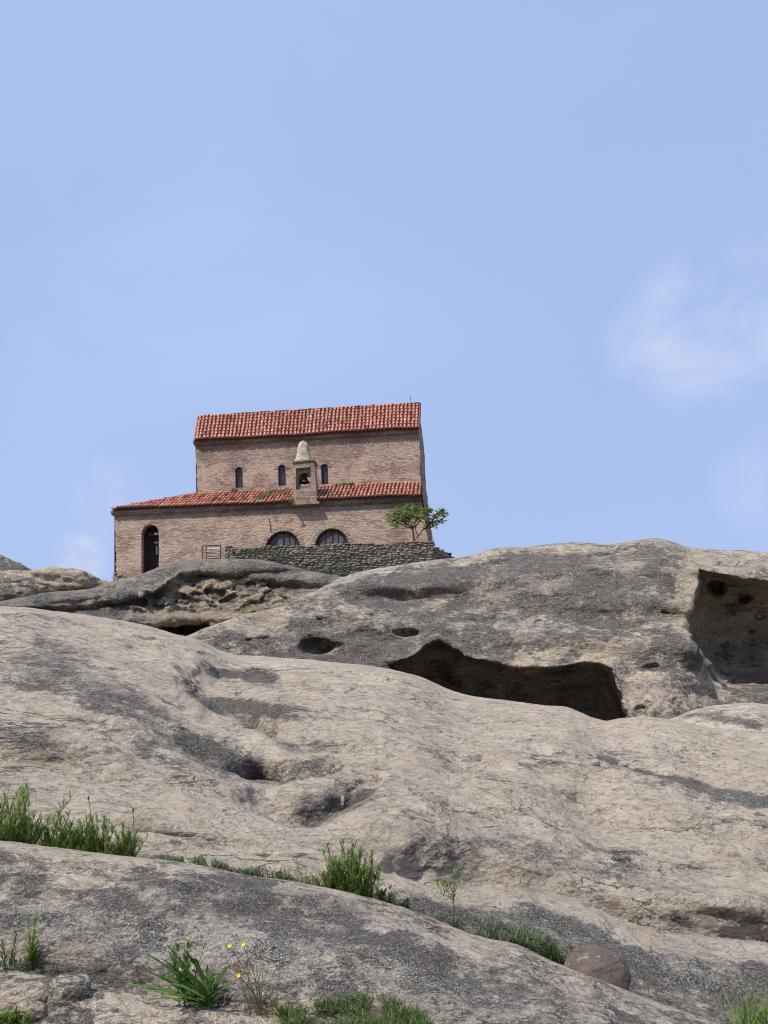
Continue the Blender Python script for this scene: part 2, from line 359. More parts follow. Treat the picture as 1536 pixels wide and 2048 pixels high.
cA = curve([(-300,1640),(-100,1666),(0,1680),(70,1690),(150,1700),(270,1715),(350,1722),(450,1741),(600,1765),(700,1786),(800,1814),(900,1850),(960,1872),(1040,1892),(1100,1920),(1200,1958),(1280,1990),(1400,2032),(1480,2060),(1800,2170)])
cB = curve([(560,1715),(650,1728),(740,1738),(800,1752),(870,1770),(940,1775),(1000,1778),(1060,1788),(1100,1796),(1200,1832),(1300,1864),(1400,1888),(1536,1903),(1800,1940)])
cC = curve([(-300,1200),(-100,1210),(0,1214),(50,1216),(100,1222),(200,1235),(300,1252),(350,1268),(400,1282),(440,1300),(470,1309),(520,1312),(600,1318),(700,1327),(770,1336),(850,1357),(900,1380),(950,1392),(1000,1398),(1080,1410),(1140,1417),(1180,1432),(1210,1441),(1240,1437),(1290,1434),(1330,1436),(1370,1442),(1420,1454),(1480,1458),(1536,1463),(1800,1480)])

def dep_A(U, V, T, vt):
    s = np.maximum(V-vt, 0)
    # z-depth 5.1 m at the crest, 3.6 m at the foot of the face
    span = np.maximum(2040-vt, 120)
    inv = 1/5.35 + (1/3.75-1/5.35)*np.clip(s/span, 0, 3)**.62
    logd = -np.log(inv)
    logd = logd + step(U, V, cLedge, .022, 60, ramp([(-300,1),(500,1),(700,.5),(900,0)]), .015, 25)
    for b in [(60,1760,90,25,5,-.010),(240,1745,120,18,8,-.012),(560,1830,150,30,12,.014),(820,1870,90,20,20,-.01),(1000,1980,160,25,24,.012),(700,1900,80,30,10,-.012),(320,1880,120,30,8,.014),(1150,2010,110,20,24,-.012)]:
        logd = logd + blob(U, V, b)
    return np.exp(logd)
cLedge = curve([(-300,1925),(0,1948),(60,1958),(150,1972),(250,1990),(360,2015),(450,2034),(560,2046),(700,2052),(900,2060)])
def paint_A(U, V, T, vt):
    s = V-vt; L = np.zeros(U.shape); W = L.copy(); S = L.copy()
    L += .42 + .29*sstep(s, 8, 45)*(1-sstep(s, 200, 300))
    for b in [(60,1770,100,22,5,.35),(40,1830,60,35,0,.25),(330,1740,60,12,8,.1),(430,1800,140,28,10,.7),(600,1835,130,38,12,.85),(480,1760,60,14,8,.35),(700,1880,90,40,25,.55),(800,1925,70,35,25,.4),(250,1800,80,25,8,.4),(150,1850,100,30,0,.35),
              (820,1900,30,60,0,.2),(900,1960,120,25,24,.35),(1080,1985,90,18,24,.3),(1000,2020,120,20,20,.3),(160,1760,60,16,5,-.5),(740,1858,45,9,5,-.7),(870,1880,50,15,18,-.35),(950,1905,70,14,22,-.3),(100,1990,120,20,5,-.55),(300,2015,120,25,5,-.35),(600,2000,70,12,5,-.2),(30,2010,80,30,0,-.4),(1150,1965,60,12,24,-.35)]:
        L += blob(U, V, b)
    q9 = fbm(np.stack([U/60, V/26, U*0], -1), 5, 71, .65); L = L + .28*q9
    L -= .38*np.exp(-s/13)  # crest light painted in as a paler rim
    for b in [(300,1880,160,50,8,.8),(600,1920,160,45,12,1),(850,1960,120,35,20,.7),(80,1840,90,35,0,.6),(450,1890,120,40,8,.7),(1050,2000,100,25,24,.4)]: S += blob(U, V, b)
    W += .25+.5*np.exp(-s/20)
    return np.stack([L, W, S], -1)

R1 = curve([(380,1592),(450,1598),(507,1613),(553,1640),(587,1654),(620,1658),(647,1652),(680,1635),(713,1619),(747,1594),(775,1570),(820,1545)])
R2 = curve([(180,1400),(233,1440),(283,1473),(333,1500),(380,1521),(413,1543),(447,1559),(480,1569),(513,1574),(553,1576),(587,1575),(627,1567),(653,1557),(690,1536),(740,1515)])
R3 = curve([(-100,1190),(27,1240),(67,1258),(133,1290),(200,1315),(283,1350),(333,1370),(383,1393),(430,1422),(480,1446),(513,1470),(547,1497),(580,1511),(613,1513),(647,1511),(680,1507),(713,1501),(757,1490),(820,1470)])
R4 = curve([(370,1335),(400,1350),(430,1366),(463,1375),(513,1380),(553,1378),(580,1367),(620,1345)])
R5 = curve([(1180,1520),(1279,1552),(1351,1574),(1447,1594),(1536,1612),(1700,1640)])
R6 = curve([(1000,1605),(1087,1622),(1183,1643),(1279,1663),(1375,1687),(1536,1712),(1700,1740)])
R7 = curve([(1060,1580),(1116,1590),(1160,1600),(1198,1601),(1240,1590)])
L0 = curve([(-200,1520),(0,1535),(117,1549),(183,1559),(250,1567),(330,1580),(420,1600)])
L1 = curve([(350,1330),(420,1345),(480,1300)])
def dep_C(U, V, T, vt):
    # lower edge of the light slab: 5.6 m away; the crest 17-24 m away
    vb = cA(U); s = np.clip((V-vt)/(vb-vt), 0, 1.4)
    dfar = np.interp(U, [-300, 0, 500, 900, 1250, 1800], [19, 19, 21, 20, 17, 16])
    inv = 1/dfar + (1/5.75-1/dfar)*s**.80
    ld = -np.log(inv)
    ld += step(U, V, cB, .062, 72, ramp([(560,0),(680,.3),(850,1),(1800,1)]), .05, 26, 6)
    ld += step(U, V, R1, .125, 70, ramp([(440,0),(550,.8),(620,1),(680,.85),(820,0)]), .025, 30)
    ld += step(U, V, R2, .14, 70, ramp([(200,0),(330,.25),(420,.8),(520,1),(590,.75),(740,0)]), .03, 32)
    ld += step(U, V, R3, .16, 68, ramp([(0,.0),(200,.12),(340,.35),(420,1),(520,1),(600,.5),(790,0)]), .04, 36)
    ld += step(U, V, R4, .11, 38, ramp([(385,0),(440,.9),(540,1),(590,0)]), .03, 12)
    ld += step(U, V, R5, .05, 34, ramp([(1180,0),(1300,1),(1700,1)]), .02, 14)
    ld += step(U, V, R6, .05, 50, ramp([(1030,0),(1180,.8),(1700,.9)]), .05, 30)
    ld += step(U, V, R7, .022, 25, ramp([(1080,0),(1150,1),(1180,1),(1225,0)]), .02, 12)
    ld += step(U, V, L0, .08, 45, ramp([(-200,1),(100,.8),(250,.35),(380,0)]), .04, 22)
    for b in [(180,1250,160,18,8,.02),(250,1440,110,28,32,-.035),(120,1380,120,22,30,.02),(900,1450,160,22,4,.02),(1000,1500,180,22,6,-.02),(1300,1490,160,16,4,.02),(860,1560,120,25,-8,.02),(900,1660,160,34,8,-.012),(1250,1740,180,36,14,.012),(1050,1720,90,25,10,-.006),(1450,1800,120,25,10,-.02),(250,1640,140,20,6,-.02),(420,1690,160,14,8,.015),(1150,1860,130,18,16,.006),(1400,1930,120,22,10,.006)]:
        ld += blob(U, V, b)
    return np.exp(ld)
def paint_C(U, V, T, vt):
    L = np.full(U.shape, .04); W = np.full(U.shape, .40); S = np.zeros(U.shape)
    B = [(40,1300,120,70,25,.34),(140,1360,130,70,32,.34),(240,1410,120,60,34,.38),(340,1460,100,40,34,.48),(420,1505,60,26,34,.5),(150,1310,90,10,30,.3),
         (35,1470,90,24,5,.7),(110,1505,70,18,10,.6),(60,1350,80,30,20,.25),(170,1540,70,12,10,.3),(200,1510,90,25,18,.22),
         (445,1530,62,26,28,.6),(540,1545,60,24,5,.45),(620,1540,45,20,-10,.5),(300,1500,60,14,28,.3),  # pits from here on: lichen together with painted shade
         (430,1404,48,15,26,.95),(500,1415,70,18,5,.85),(555,1415,45,12,0,.6),(500,1450,50,18,20,.4),(560,1500,50,8,22,.5),(640,1500,70,7,-2,.5),
         (440,1340,40,10,12,.75),(505,1352,55,14,8,.8),(535,1362,30,12,10,.5),
         (600,1603,44,15,8,.5),(650,1605,60,24,0,.5),(620,1630,60,16,5,.35),(735,1590,30,10,-25,.6),
         (1110,1530,90,9,4,.4),(1210,1522,50,10,8,.45),(1250,1535,60,10,15,.4),(985,1560,45,7,3,.5),(1155,1592,34,5,8,.6),
         (1400,1575,110,12,14,.95),(1500,1598,80,18,14,.9),(1310,1552,50,10,18,.75),(1250,1510,50,14,10,.4),  # dark crack, painted with the shade under its overhang
         (1000,1700,90,30,8,.3),(1120,1720,100,30,10,.35),(860,1720,80,28,8,.4),(1300,1760,130,26,14,.42),(1460,1830,100,26,14,.55),(1230,1700,50,12,10,.4),(1180,1790,120,14,16,.4),(1330,1830,100,16,14,.4),(900,1680,60,10,5,.35),(1400,1720,60,8,10,.25),(800,1640,60,14,8,.15),(1050,1650,60,10,5,.3),(870,1640,60,12,5,.25),
         (170,1225,60,5,10,.25),(250,1290,60,8,24,.2),(420,1290,50,10,20,.2),(120,1242,30,5,6,.4),(1480,1640,90,14,6,.2),(330,1615,60,8,6,.12),(700,1420,120,8,2,.12)]
    for b in B: L = L+blob(U, V, b)
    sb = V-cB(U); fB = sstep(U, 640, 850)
    L += fB*(.80*sstep(sb, 16, 38) - .40*np.exp(-np.abs(sb-4)/10))  # rim paler as painted crest light, face below dark with lichen
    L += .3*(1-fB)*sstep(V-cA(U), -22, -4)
    for b in [(800,1800,90,22,14,.4),(880,1810,60,20,10,.4),(1120,1850,120,22,14,.3),(1250,1910,60,20,20,.2),(1420,1960,120,26,10,.3),(1320,1890,60,9,14,-.5),(1440,1915,80,8,8,-.4)]: L = L+fB*blob(U, V, b)
    for b in [(1450,1590,100,20,10,.8),(1300,1760,160,50,14,.35),(1400,1940,160,40,14,.7),(1150,1850,160,40,14,.5),(200,1380,160,60,30,.35)]: S = S+blob(U, V, b)
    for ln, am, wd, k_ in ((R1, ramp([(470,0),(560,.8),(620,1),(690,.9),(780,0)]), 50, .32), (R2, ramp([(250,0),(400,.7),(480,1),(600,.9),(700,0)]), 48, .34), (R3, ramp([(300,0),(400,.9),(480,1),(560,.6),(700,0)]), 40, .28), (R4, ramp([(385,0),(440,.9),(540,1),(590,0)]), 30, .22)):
        x = ln(U)-V; L = L + am(U)*(k_*sstep(x, -2, 5)*np.exp(-(np.maximum(x, 0)/wd)**2) - .35*np.exp(-np.abs(x+9)/9)*(x < 4))  # shade painted into the hollows, light along their rims, to bring out the chain
    W = W+.35*fbm(np.stack([U/120, V/40, U*0], -1), 3, 5)
    return np.stack([L, W, S], -1)
sheet('foreground_rock', cA, lambda u: np.full(np.shape(u), 2330.0), dep_A, -700, 2300, 2.8, 360, M_ROCK_NEAR, paint_A, back=(1.3, .5), amp=(.035, .30), fine=(.018, 12), edge=22, bed=(.012, .06),
      label='nearest grey lichen-crusted sandstone ledge')
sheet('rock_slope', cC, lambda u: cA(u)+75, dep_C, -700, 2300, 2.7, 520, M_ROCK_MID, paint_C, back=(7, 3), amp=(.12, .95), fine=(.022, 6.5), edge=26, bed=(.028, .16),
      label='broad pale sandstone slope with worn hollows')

# hump at the right, between the slope and the cave rock
cD = curve([(1230,1460),(1300,1446),(1345,1436),(1380,1422),(1420,1412),(1460,1408),(1510,1406),(1536,1409),(1650,1400),(1800,1400)])
def dep_D(U, V, T, vt): return 21.5-2.8*np.clip(T, 0, 1)**.5 + 0*U
def paint_D(U, V, T, vt):
    L = .12+blob(U, V, (1470,1430,60,10,6,.5))+blob(U, V, (1500,1448,80,9,8,.9))+blob(U, V, (1400,1432,40,8,0,.3)); return np.stack([L, .3+0*U, .2+0*U], -1)
sheet('rock_ledge', cD, lambda u: np.full(np.shape(u), 1500.0), dep_D, 1230, 1850, 2.4, 40, M_ROCK_MID, paint_D, back=(3.5, 1.8), amp=(.05, .9), fine=(.014, 7), edge=12, label='low pale rock hump in front of the open cave')

# the big grey outcrop with the caves
cF = curve([(300,1330),(350,1285),(385,1268),(430,1250),(480,1232),(540,1219),(580,1206),(620,1187),(660,1166),(700,1150),(760,1136),(820,1126),(870,1119),(915,1117),(960,1107),(985,1098),(1050,1093),(1120,1088),(1150,1086),(1220,1089),(1260,1083),(1310,1076),(1345,1083),(1375,1092),(1440,1098),(1500,1101),(1536,1105),(1650,1122),(1800,1150)])
CAVE1 = [(770,1332),(800,1318),(828,1312),(850,1290),(878,1283),(905,1290),(930,1312),(965,1322),(1000,1330),(1040,1335),(1070,1333),(1130,1334),(1170,1324),(1200,1328),(1222,1342),(1232,1368),(1242,1395),(1256,1440),(1262,1520),(850,1500),(800,1400)]
CAVE2 = [(1398,1140),(1425,1145),(1450,1150),(1480,1156),(1536,1163),(1700,1170),(1790,1300),(1700,1386),(1536,1383),(1500,1382),(1455,1378),(1430,1350),(1408,1322),(1388,1300),(1374,1268),(1372,1235),(1378,1212),(1392,1190),(1400,1165)]
def dep_F(U, V, T, vt):
    dt = np.interp(U, [300, 500, 700, 1000, 1800], [24.5, 27, 31, 34, 33]); db = np.interp(U, [300, 500, 800, 1300, 1800], [23.5, 24, 24.5, 24, 24.5])
    s = np.clip((V-vt)/(1450-vt), 0, 1.3)
    D = db+(dt-db)*(1-np.minimum(s, 1)**.52) - 1.0*np.maximum(s-1, 0)
    # belts: a soft shelf running across, and an upper brow
    for line, a, wd in ((curve([(600,1205),(800,1225),(1000,1240),(1200,1262),(1380,1272),(1500,1290)]), .55, 26), (curve([(700,1160),(900,1150),(1100,1128),(1300,1122),(1400,1120)]), .5, 18)):
        x = V-line(U); m_ = sstep(U, 560, 760)
        D = D + m_*a*(np.exp(-((x+wd*.9)/wd)**2) - .8*np.exp(-((x-wd*.8)/wd)**2))
    nz = fbm(np.stack([U/38, V/22, U*0], -1), 3, 21)*6
    d1 = poly_sdf(U, V+nz, CAVE1); k1 = sstep(d1, -3, 15); D = D*(1-k1)+(28.9+.9*sstep(d1, 10, 60)+.3*nz/6)*k1 - .3*np.exp(-(d1/9)**2)*(d1 < 0)
    d2 = poly_sdf(U, V+nz*.6, CAVE2); k2 = sstep(d2, -3, 17); D = D*(1-k2)+(32.0+.7*sstep(d2, 10, 60)+.25*nz/6)*k2
    for cx, cy, rx, ry, dd in ((1434,1176,21,17,.9), (1490,1194,20,17,.8), (1500,1262,10,8,.25), (632,1292,34,19,.55), (664,1297,34,14,.22), (812,1265,27,8,.25), (1330,1225,9,4,.3), (525,1278,16,5,.3), (495,1280,8,5,.3), (1305,1335,22,8,.15), (1282,1418,13,8,.15), (970,1195,6,4,.3), (1080,1245,14,6,.2), (640,1240,10,5,.25)):
        rr = ((U-cx+nz*.8)/rx)**2+((V-cy+nz*.35)/ry)**2; D = D + dd*(1-sstep(np.sqrt(rr), .45, 1.15))
    # the pillar turns away to the right under the big hollow
    D = D + 1.5*sstep(U, 1342, 1450)*sstep(V, 1290, 1330)*(1-sstep(d2, -2, 6)) + .5*sstep(U, 1235, 1275)*0
    D = D - .5*np.exp(-((U-1300)/45)**2)*sstep(V, 1340, 1400)
    return D
def paint_F(U, V, T, vt):
    s = V-vt; L = np.full(U.shape, .86); W = np.full(U.shape, .15); S = np.full(U.shape, .35)
    L = L - .55*np.exp(-(s/17)**2) 
    for b in [(700,1215,120,14,-5,-.25),(860,1195,80,20,0,-.05),(1215,1300,40,14,20,-.3),(1360,1180,30,60,0,-.5),(1385,1130,30,40,0,-.3),(1290,1350,60,14,0,-.45),(1300,1400,50,35,0,-.45),(1260,1410,20,30,0,-.4),(1390,1380,60,60,0,-.35),(1250,1265,160,14,4,-.25),(660,1300,36,12,0,-.65),
              (1470,1240,120,140,0,-.25),(1100,1400,200,80,0,-.2),(1460,1135,100,14,6,-.35),(1000,1140,200,18,-6,.3),(1150,1170,260,40,0,.25),(790,1285,140,25,0,.12),(470,1290,60,30,0,.0),(600,1290,30,30,0,.2),(1150,1240,200,14,3,-.15),(960,1120,60,10,-12,-.3)]: L = L+blob(U, V, b)
    for b in [(560,1256,60,30,0,.8),(1070,1308,44,20,10,.9),(1375,1170,34,80,0,.9),(1215,1300,40,14,20,.7),(1290,1380,50,50,0,.5),(660,1300,36,12,0,.8)]: W = W+blob(U, V, b)
    q9 = 5*fbm(np.stack([U/14, V/9, U*0], -1), 3, 61)
    for pg, ww in (([(1024,1336),(1030,1306),(1046,1290),(1064,1287),(1092,1300),(1122,1312),(1116,1330),(1080,1338)], .9), ([(488,1280),(498,1252),(518,1232),(550,1226),(577,1226),(579,1240),(570,1262),(556,1273),(530,1276)], .6), ([(1150,1322),(1180,1300),(1215,1296),(1232,1312),(1222,1330),(1190,1322)], .5), ([(1352,1150),(1390,1120),(1398,1150),(1388,1190),(1372,1225),(1360,1262),(1345,1262),(1350,1200)], .9)):
        kp = sstep(poly_sdf(U+q9, V+q9*.7, pg), -3, 3); L = L*(1-kp)+.04*kp; W = W*(1-kp)+ww*kp
    kc = np.maximum(sstep(poly_sdf(U, V, CAVE1), 4, 16), sstep(poly_sdf(U, V, CAVE2), 4, 16)); L = L*(1-kc)+.22*kc; W = W*(1-kc); S = S*(1-kc)  # less lichen in the caves: a paler colour that lifts their shade
    return np.stack([L, W, S], -1)
sheet('rock_outcrop', cF, lambda u: np.full(np.shape(u), 1510.0), dep_F, 300, 1800, 2.0, 250, M_ROCK_FAR, paint_F, back=(9, 4), amp=(.18, 1.6), fine=(.075, 2.6), edge=10, bed=(.10, .5),
      label='large grey sandstone outcrop with dark caves')

# the pitted cliff below the church
cG = curve([(-300,1190),(-50,1203),(0,1202),(60,1190),(120,1182),(180,1176),(235,1160),(290,1146),(340,1127),(380,1120),(430,1118),(500,1117),(540,1122),(600,1137),(660,1150),(700,1158),(760,1170),(900,1200)])
def worley(X, Y, seed=0):
    ix, iy = np.floor(X), np.floor(Y); best = np.full(X.shape, 9.0); sec = best.copy()
    for dx in (-1, 0, 1):
        for dy in (-1, 0, 1):
            cx, cy = ix+dx, iy+dy; jx = _hash(cx, cy, cx*0, seed); jy = _hash(cx, cy, cx*0+5, seed)
            d = np.hypot(cx+jx-X, cy+jy-Y); sec = np.where(d < best, best, np.minimum(sec, d)); best = np.minimum(best, d)
    return best, sec
CAVE3 = [(322,1246),(345,1247),(400,1246),(414,1243),(440,1300),(290,1300)]
def g_pits(U, V):
    Wx = U+18*fbm(np.stack([U/30, V/20, U*0], -1), 3, 31); Wy = V+12*fbm(np.stack([U/30, V/20, U*0+4], -1), 3, 33)
    a, b = worley(Wx/34, Wy/21, 4); c, d = worley(Wx/15, Wy/10, 8)
    m = np.clip(sum(blob(U, V, q) for q in [(300,1200,80,22,0,1),(420,1190,90,26,0,1),(490,1175,70,26,0,1),(540,1200,60,16,0,.9),(200,1215,80,10,0,.5)]), 0, 1)
    return m*(1-sstep(a, .30, .56)), m*(1-sstep(c, .25, .55)), m
def dep_G(U, V, T, vt):
    s = np.clip((V-vt)/110, 0, 1.6); dt = np.interp(U, [-300, 0, 400, 900], [44, 44, 50, 46])
    D = dt - 5*np.minimum(s, 1)**.22
    for line, a, wd in ((curve([(0,1205),(100,1200),(200,1190),(300,1180),(370,1150),(400,1138),(500,1150),(600,1158),(700,1170)]), .35, 9), (curve([(0,1215),(200,1205),(330,1168),(350,1150),(420,1142)]), .3, 6)):
        x = V-line(U); D = D - a*np.exp(-(x/wd)**2) + a*.9*np.exp(-((x-wd*2)/wd)**2)
    p1, p2, m = g_pits(U, V); D = D + .26*p1 + .12*p2 - .05*m
    k3 = sstep(poly_sdf(U, V, CAVE3), -1, 7); D = D*(1-k3)+48*k3 - .3*sstep(V, 1222, 1238)
    return D
def paint_G(U, V, T, vt):
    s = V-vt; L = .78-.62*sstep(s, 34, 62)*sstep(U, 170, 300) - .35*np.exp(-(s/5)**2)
    p1, p2, m = g_pits(U, V); W = .2+.6*sstep(V, 1205, 1225)+.8*m*(1-p1); L = L*(1-.7*m) + .62*p1 + .2*p2 - .25*m*(1-p1)  # pockets painted dark and ridges pale, so the pits read as shaded
    for b in [(240,1225,60,20,10,.5),(60,1208,90,14,-5,.35),(560,1180,60,12,14,.25),(420,1235,100,10,0,-.2),(480,1150,80,14,10,.1)]: L = L+blob(U, V, b)
    return np.stack([L, W, .3+0*U], -1)
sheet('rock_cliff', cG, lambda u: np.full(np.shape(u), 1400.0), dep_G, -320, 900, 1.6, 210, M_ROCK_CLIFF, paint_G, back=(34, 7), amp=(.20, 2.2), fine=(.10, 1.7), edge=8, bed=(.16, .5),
      label='pitted sandstone cliff below the church')

# wide ground reaching the horizon, well below the rocks
M_GROUND = simple('dry_grassland', (.16, .15, .08), .35, .4, bump=.05)
gx = np.linspace(-1, 1, 61); gx = np.sign(gx)*np.abs(gx)**2.6*2400; X, Y = np.meshgrid(gx, gx); rr = np.hypot(X, Y)
Z = -1.2 - 3*sstep(rr, 8, 60) + 2.5*fbm(np.stack([X/90, Y/90, X*0], -1), 3, 2)*sstep(rr, 40, 200)
hill = 9.6*np.exp(-(((X+2)/30)**2+((Y-64)/20)**2)**1.6); Z = Z+hill
idx = np.arange(61*61).reshape(61, 61)
g_ = mesh_obj('ground', np.stack([X, Y, Z], -1).reshape(-1, 3), np.stack([idx[:-1, :-1], idx[:-1, 1:], idx[1:, 1:], idx[1:, :-1]], -1).reshape(-1, 4), M_GROUND, smooth=True)
tag(g_, 'dry ground around the rocks', kind='structure')

# ------------------------------------------------------------------ boulders and stones
def rock_blob(name, c, r, rot, mat, seed, amp=.18, nscale=1.4, sub=5, paint=(.2, .3, .2), flat=None):
    bm = bmesh.new(); bmesh.ops.create_icosphere(bm, subdivisions=sub, radius=1); V = np.array([v.co[:] for v in bm.verts]); Fc = [tuple(v.index for v in f.verts) for f in bm.faces]; bm.free()
    n = V.copy(); ln = np.abs(V)**2.6; V = V/(ln.sum(-1, keepdims=True)**(1/2.6))       # blocky rounding
    V = V*(1+amp*fbm(n*nscale+seed*7, 3, seed)[:, None]+amp*.3*fbm(n*nscale*5+seed, 4, seed)[:, None])
    if flat is not None: V[:, 2] = np.where(V[:, 2] > flat, flat+(V[:, 2]-flat)*.35, V[:, 2])
    V = V*np.array(r); Mx = np.array(Matrix.Rotation(R(rot[2]), 3, 'Z') @ Matrix.Rotation(R(rot[1]), 3, 'Y') @ Matrix.Rotation(R(rot[0]), 3, 'X'))
    V = V @ Mx.T + np.array(c)
    return mesh_obj(name, V, np.array(Fc), mat, smooth=True, attrs={'paint': np.tile(np.array(paint), (len(V), 1))})
M_BR = rock_mat('brown_stone', .9, light=(.12, .094, .080), cream=(.135, .106, .088), grey=(.10, .08, .07), dark=(.09, .068, .06), bumpd=.003, patch=.5)
o = rock_blob('boulder', at(1192, 1957, 5.25)+np.array([0, .02, -.015]), (.162, .15, .155), (0, 24, 20), M_BR, 3, .13, .9, 5, (0, 0, 0))
tag(o, 'smooth brown boulder wedged in the groove', 'boulder')
pxm = lambda D: D/F_PX
o = rock_blob('stone', fg(133, 1996)+np.array([0, .02, .0]), (.075, .07, .07), (0, 8, 20), M_ROCK_NEAR, 5, .2, 1.1, 5, (.3, .2, .3)); tag(o, 'angular grey stone at lower left beside the weeds', 'stone')
o = rock_blob('stone', fg(45, 1998)+np.array([0, .02, .0]), (.10, .09, .05), (4, 3, 0), M_ROCK_NEAR, 8, .15, 1.1, 5, (0.05, .6, .1)); tag(o, 'flat tan stone at the lower left corner', 'stone')
o = rock_blob('stone', fg(55, 2030)+np.array([0, .02, .0]), (.058, .06, .04), (0, 5, 30), M_ROCK_NEAR, 9, .15, 1.1, 5, (.0, .6, .1)); tag(o, 'small flat tan stone below the larger flat one', 'stone')
o = rock_blob('boulder', at(8, 1172, 46.5), (1.15, 1.3, 1.25), (0, 25, 0), M_ROCK_FAR, 12, .22, 1.2, 5, (.78, .1, .3)); tag(o, 'dark boulder against the sky at the far left edge', 'boulder')
o = rock_blob('boulder', at(46, 1178, 45), (1.0, 1.0, .75), (0, 8, 0), M_ROCK_FAR, 15, .2, 1.2, 5, (.58, .1, .3)); tag(o, 'rounded grey boulder between the dark one and the tan one', 'boulder')
o = rock_blob('boulder', at(20, 1195, 43), (1.0, 1.0, .55), (0, 0, 0), M_ROCK_FAR, 18, .2, 1.2, 5, (.5, .1, .3)); tag(o, 'low grey boulder below the rounded grey one', 'boulder')
# tan rock: rounded head with a tail running down to the right
o = rock_blob('boulder', at(128, 1172, 45.5), (1.45, 1.4, .68), (0, 7, 6), M_ROCK_FAR, 31, .22, 1.5, 5, (.18, .9, .1)); tag(o, 'tan boulder left of the church with a small stone on top', 'boulder')
o = rock_blob('boulder', at(190, 1178, 46.5), (1.5, 1.2, .42), (0, 12, 0), M_ROCK_FAR, 34, .2, 1.5, 5, (.15, .6, .1)); tag(o, 'long low pale rock between tan boulder and church corner', 'boulder')
o = rock_blob('stone', at(102, 1141, 45.5), (.16, .15, .09), (0, 0, 0), M_ROCK_FAR, 36, .2, 1.5, 3, (.5, .3, .1)); tag(o, 'small flat stone lying on top of the tan boulder', 'stone')
# pale stone chip standing in the hollow of the slope
o = rock_blob('stone', on('rock_slope', 682, 1618)+np.array([0, 0, .03]), (.018, .018, .065), (0, 14, 0), M_ROCK_NEAR, 41, .25, 2, 4, (0, .5, 0)); tag(o, 'thin pale upright stone standing in the hollow', 'stone')
o = rock_blob('stone', on('rock_slope', 499, 1343)+np.array([0, 0, .03]), (.07, .06, .04), (0, 0, 0), M_ROCK_NEAR, 43, .25, 2, 3, (0, .1, 0)); tag(o, 'pale stone on the rim of the highest hollow', 'stone')
o = rock_blob('stone', on('rock_slope', 1190, 1534)+np.array([0, 0, .02]), (.05, .05, .035), (0, 0, 0), M_ROCK_NEAR, 44, .25, 2, 3, (0, .1, 0)); tag(o, 'left one of two pale stones beside the dark crack', 'stone')
o = rock_blob('stone', on('rock_slope', 1246, 1531)+np.array([0, 0, .02]), (.055, .05, .04), (0, 0, 0), M_ROCK_NEAR, 45, .25, 2, 3, (0, .1, 0)); tag(o, 'right one of two pale stones beside the dark crack', 'stone')

# ------------------------------------------------------------------ the church
A_ = R(-3.0); dv = np.array([math.cos(A_), math.sin(A_), 0]); nb_ = np.array([-math.sin(A_), math.cos(A_), 0])   # along the front, and into the building
O_ = at(540, 1100, 60.0)
def W(s, z, off): return np.array([O_[0], O_[1], 0]) + dv*s + nb_*off + np.array([0, 0, z])
def px(u, v, off):
    r = ray(u, v); q = O_ + nb_*off - CAM; t = (q @ nb_)/(r @ nb_); p = CAM + r*t
    return float((p-np.array([O_[0], O_[1], 0])) @ dv), float(p[2])
def Wp(u, v, off): s, z = px(u, v, off); return W(s, z, off)
ZB = px(400, 1230, 0)[1]                                                                  # buried foot of the walls
church = empty('church', W(0, px(400, 1130, 0)[1], 3)); tag(church, 'old brick church with red tiled roofs on the rocky hilltop', 'church')

